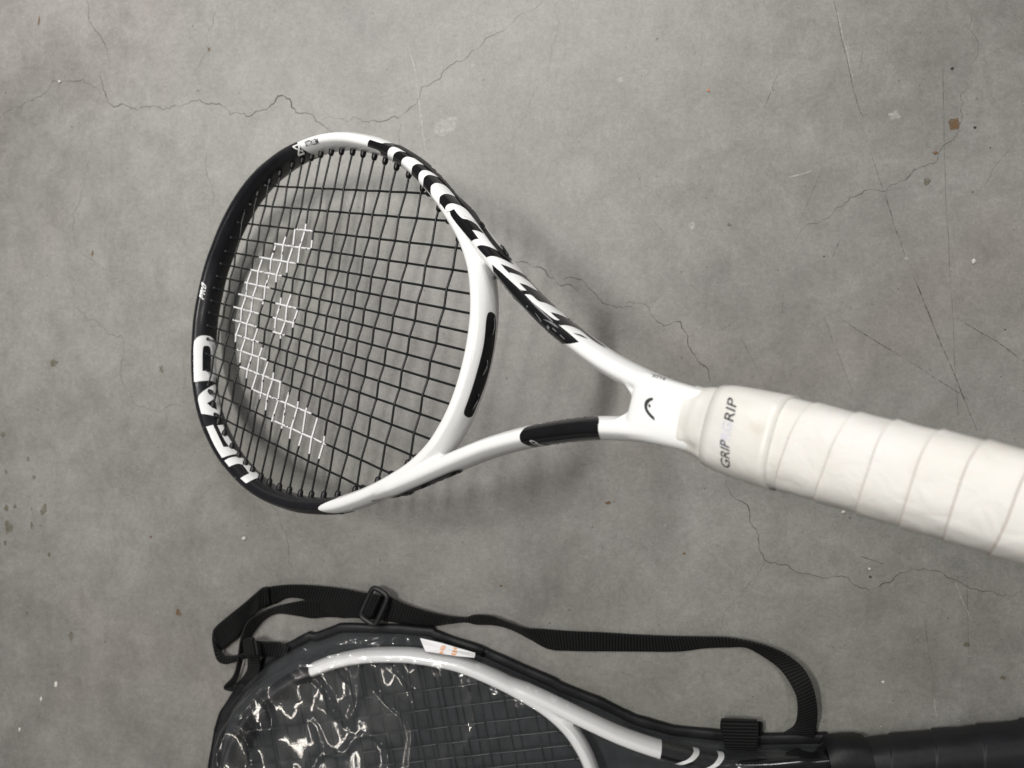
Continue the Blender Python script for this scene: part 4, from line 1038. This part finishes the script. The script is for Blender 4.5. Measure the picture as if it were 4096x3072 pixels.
recalc(mesh_obj('clear_front', bag_pts(VV), [tuple(f) for f in fs], M['plastic'], bag))

# collar at the mouth of the bag
V, Fc = [], []
ue, ve = E2[-1]
us = [ue - .006, ue - .001, ue + .008, ue + .018, ue + .024]
hw = [.0205, .0232, .0232, .0224, .0206]
for i, (u, h) in enumerate(zip(us, hw)):
    for j in range(32):
        t = 2 * math.pi * j / 32; y, z = se(t, h, [.0165, .0176, .0177, .0176, .0174][i], 3.0)
        pk = .0006 * noise.noise(Vector((u * 60, y * 60, z * 60)))
        V.append((u + pk, y, z + ZC + pk))
for i in range(len(us) - 1):
    for j in range(32): Fc.append((i * 32 + j, i * 32 + (j + 1) % 32, (i + 1) * 32 + (j + 1) % 32, (i + 1) * 32 + j))
recalc(mesh_obj('mouth_collar', bag_pts(V), Fc, M['vinyl'], bag))

# webbing ribbons: each station gives both edges (photo position and height above the floor, mm)
def webbing(name, rows, z, parent, thick=.0011, cross=8, sub=10, mat=None):
    ed = []
    for (xa, ya, ha), (xb, yb, hb) in rows:
        a = floor_at(*z([(xa, ya)])[0], ha * 1e-3); b = floor_at(*z([(xb, yb)])[0], hb * 1e-3)
        ed.append(np.r_[tuple(a), tuple(b)])
    S = spline(ed, max(12, sub * len(ed)))
    V, Fc, UVs = [], [], []
    L_ = 0.0; prev = None; width = np.median(np.linalg.norm(S[:, :3] - S[:, 3:], axis=1))
    lens = []
    for s in S:
        c = (s[:3] + s[3:]) / 2
        if prev is not None: L_ += np.linalg.norm(c - prev)
        prev = c; lens.append(L_)
        for j in range(cross + 1):
            V.append(tuple(s[:3] + (s[3:] - s[:3]) * j / cross - np.array(BL)))
    for i in range(len(S) - 1):
        for j in range(cross):
            q = i * (cross + 1) + j; Fc.append((q, q + 1, q + cross + 2, q + cross + 1))
    o = mesh_obj(name, V, Fc, mat or M['webbing'], parent)
    uvl = o.data.uv_layers.new(name='UVMap')
    for lp in o.data.loops:
        i, j = divmod(lp.vertex_index, cross + 1); uvl.data[lp.index].uv = (j / cross * 10.0, lens[i] / .0025)
    sm = o.modifiers.new('solid', 'SOLIDIFY'); sm.thickness = thick; sm.offset = 0
    return o
def in_frame(rows, z):
    return [tuple((*z([(x, y)])[0], h) for x, y, h in pair) for pair in rows]
strap = webbing('strap', in_frame([
    ((1880, 990, 4), (1690, 985, 4)), ((1880, 945, 9), (1700, 948, 6)), ((1895, 850, 16), (1770, 890, 8)), ((1882, 740, 20), (1785, 780, 9)), ((1848, 640, 20), (1757, 690, 7)),
    ((1790, 560, 17), (1690, 592, 5)), ((1690, 492, 14), (1600, 522, 3)), ((1560, 446, 12), (1500, 470, 2)), ((1400, 416, 9), (1400, 468, 1)), ((1250, 411, 7), (1270, 473, 1)), ((1100, 408, 6), (1120, 491, 1)),
    ((900, 400, 5), (900, 491, 1)), ((700, 388, 5), (700, 490, 1)), ((520, 380, 5), (530, 488, 1)), ((380, 370, 6), (410, 478, 1)), ((270, 362, 8), (310, 426, 1)), ((180, 330, 10), (205, 372, 2)),
    ((90, 297, 10), (110, 346, 2)), ((0, 290, 8), (10, 342, 2))], z8) + in_frame([
    ((1960, 405, 8), (1960, 440, 4)), ((1850, 398, 9), (1830, 452, 3)), ((1730, 375, 9), (1700, 470, 2)), ((1600, 338, 9), (1560, 458, 2)), ((1480, 295, 9), (1430, 440, 3)), ((1400, 255, 10), (1330, 425, 4)),
    ((1310, 240, 12), (1240, 415, 6)), ((1220, 228, 10), (1140, 408, 5)), ((1080, 198, 9), (1010, 402, 3)), ((930, 178, 9), (880, 330, 3)), ((780, 167, 9), (760, 268, 4)), ((640, 166, 9), (640, 262, 3)), ((520, 178, 10), (560, 300, 2)), ((445, 198, 14), (470, 330, 2))], z7), lambda P: P, bag)
webbing('strap', [((500, 178, 13), (520, 310, 4)), ((455, 190, 16), (440, 345, 6)), ((395, 240, 15), (385, 400, 4)), ((320, 305, 14), (335, 470, 3)), ((220, 385, 14), (270, 560, 3)), ((120, 470, 14), (170, 640, 3)), ((93, 520, 14), (150, 660, 4)), ((92, 600, 12), (160, 660, 6)), ((125, 715, 9), (175, 675, 8)), ((190, 748, 7), (200, 690, 10)), ((280, 722, 7), (290, 680, 11)), ((380, 690, 9), (370, 640, 14)), ((440, 660, 12), (420, 600, 16))], z7, bag)
webbing('strap', [((1150, 330, 3), (1130, 408, 1)), ((960, 300, 4), (950, 402, 1)), ((820, 278, 5), (830, 410, 1)), ((680, 295, 6), (700, 388, 1)), ((540, 330, 8), (570, 376, 1)), ((430, 380, 12), (480, 420, 2)), ((345, 445, 14), (395, 520, 3)), ((300, 560, 14), (345, 610, 4)), ((285, 660, 12), (320, 690, 4)), ((265, 780, 10), (300, 780, 4)), ((235, 850, 9), (275, 860, 4)), ((175, 915, 8), (240, 925, 4)), ((200, 945, 7), (260, 915, 5)), ((300, 950, 7), (320, 905, 6)), ((400, 900, 8), (395, 850, 8))], z7, bag)
webbing('strap', [((350, 580, 18), (425, 575, 14)), ((345, 640, 19), (440, 640, 15)), ((350, 720, 18), (445, 720, 14)), ((345, 790, 15), (440, 800, 12)), ((300, 860, 9), (420, 850, 10)), ((240, 905, 6), (380, 890, 8))], z7, bag)
webbing('strap', [((420, 580, 14), (400, 700, 9)), ((500, 585, 15), (480, 690, 9)), ((590, 590, 12), (560, 690, 9)), ((660, 625, 9), (640, 680, 9))], z7, bag)
knot = webbing('strap_knot', [((330, 570, 12), (340, 690, 12)), ((365, 552, 19), (380, 690, 20)), ((405, 570, 20), (420, 680, 20)), ((450, 600, 14), (450, 690, 14))], z7, bag, thick=.004)

# slide buckle
def rounded_frame(name, c_px, z, h, lx, ly, ang, bar, parent, mat):
    c = floor_at(*z([c_px])[0], h); V, Fc = [], []
    n = 48; prof_ = [(0, -1), (.6, -.8), (1, 0), (.6, .8), (0, 1), (-.6, .8), (-1, 0), (-.6, -.8)]
    for i in range(n):
        t = 2 * math.pi * i / n; x, y = se(t, lx, ly, 5.0)
        t2 = t + .02; x2, y2 = se(t2, lx, ly, 5.0); d = Vector((x2 - x, y2 - y)).normalized(); nn = Vector((d.y, -d.x))
        for a, b in prof_: V.append(Vector((x + nn.x * a * bar, y + nn.y * a * bar, b * bar * .75)))
    for i in range(n):
        for j in range(8): Fc.append((i * 8 + j, i * 8 + (j + 1) % 8, ((i + 1) % n) * 8 + (j + 1) % 8, ((i + 1) % n) * 8 + j))
    rot = Matrix.Rotation(ang, 3, 'Z') @ Matrix.Rotation(math.radians(-8), 3, 'Y')
    return recalc(mesh_obj(name, [rot @ v + c - BL for v in V], Fc, mat, parent))
bk_ = rounded_frame('slide_buckle', (1283, 322), z7, .0135, .0084, .0145, math.radians(-25), .0024, bag, M['buckle'])
webbing('buckle_loop', [((1268, 225, 13), (1180, 405, 9)), ((1285, 232, 17), (1205, 400, 13)), ((1310, 238, 17.5), (1235, 400, 13.5)), ((1335, 245, 16), (1262, 402, 12)), ((1350, 250, 11), (1280, 405, 8))], z7, bag)

# elastic keeper folded over the bound edge
webbing('elastic_keeper', [((1362, 960, 3), (1568, 962, 3)), ((1356, 915, 5), (1565, 915, 5)), ((1358, 880, 9), (1562, 890, 9)), ((1366, 866, 14), (1560, 874, 14)), ((1362, 885, 17), (1562, 890, 17)), ((1368, 940, 18), (1565, 945, 18)), ((1375, 1000, 17), (1562, 1005, 17)), ((1382, 1038, 15), (1560, 1040, 15))], z8, bag, thick=.0016)
webbing('keeper_tab', [((1545, 880, 6), (1548, 940, 6)), ((1570, 878, 9), (1570, 945, 9)), ((1590, 882, 8), (1588, 935, 8))], z8, bag, thick=.002)

# paper tag between hoop and clear front
def paper(px, z, hs):
    return [floor_at(*z([p])[0], h) for p, h in zip(px, hs)]
tagp = [(1622, 558), (1700, 575), (1790, 596), (1910, 632), (2030, 668), (2024, 702), (1890, 690), (1760, 670), (1662, 655), (1640, 605)]
hts = [.0205, .021, .0215, .0215, .021, .0258, .0268, .0274, .0268, .0245]
vv = paper(tagp, z7, hts); ctr = sum(vv, Vector()) / len(vv)
ptag = empty('paper_tag', ctr)
sheet = mesh_obj('sheet', [v - ctr for v in vv] + [Vector((0, 0, .0004))], [(i, (i + 1) % len(vv), len(vv)) for i in range(len(vv))], M['paper'], ptag, smooth=False)
sd = sheet.modifiers.new('solid', 'SOLIDIFY'); sd.thickness = .0002
tag(ptag, 'white paper tag with orange print beside the frame inside the clear bag', 'paper tag')
tb = BVHTree.FromPolygons([v + Vector((0, 0, .0004)) if i < len(vv) else Vector((0, 0, .0008)) for i, v in enumerate([w - ctr for w in vv] + [None])], [(i, (i + 1) % len(vv), len(vv)) for i in range(len(vv))])
TL = Matrix.Translation(-ctr)
printed_text('lettering', '98', (1752, 688), (30, -78), (32, 6), z7, M['orange'], ptag, tb, .0002, bold=.0, to_local=TL)
printed_text('lettering', '86', (1850, 682), (28, -76), (34, 6), z7, M['orange'], ptag, tb, .0002, bold=.0, to_local=TL)
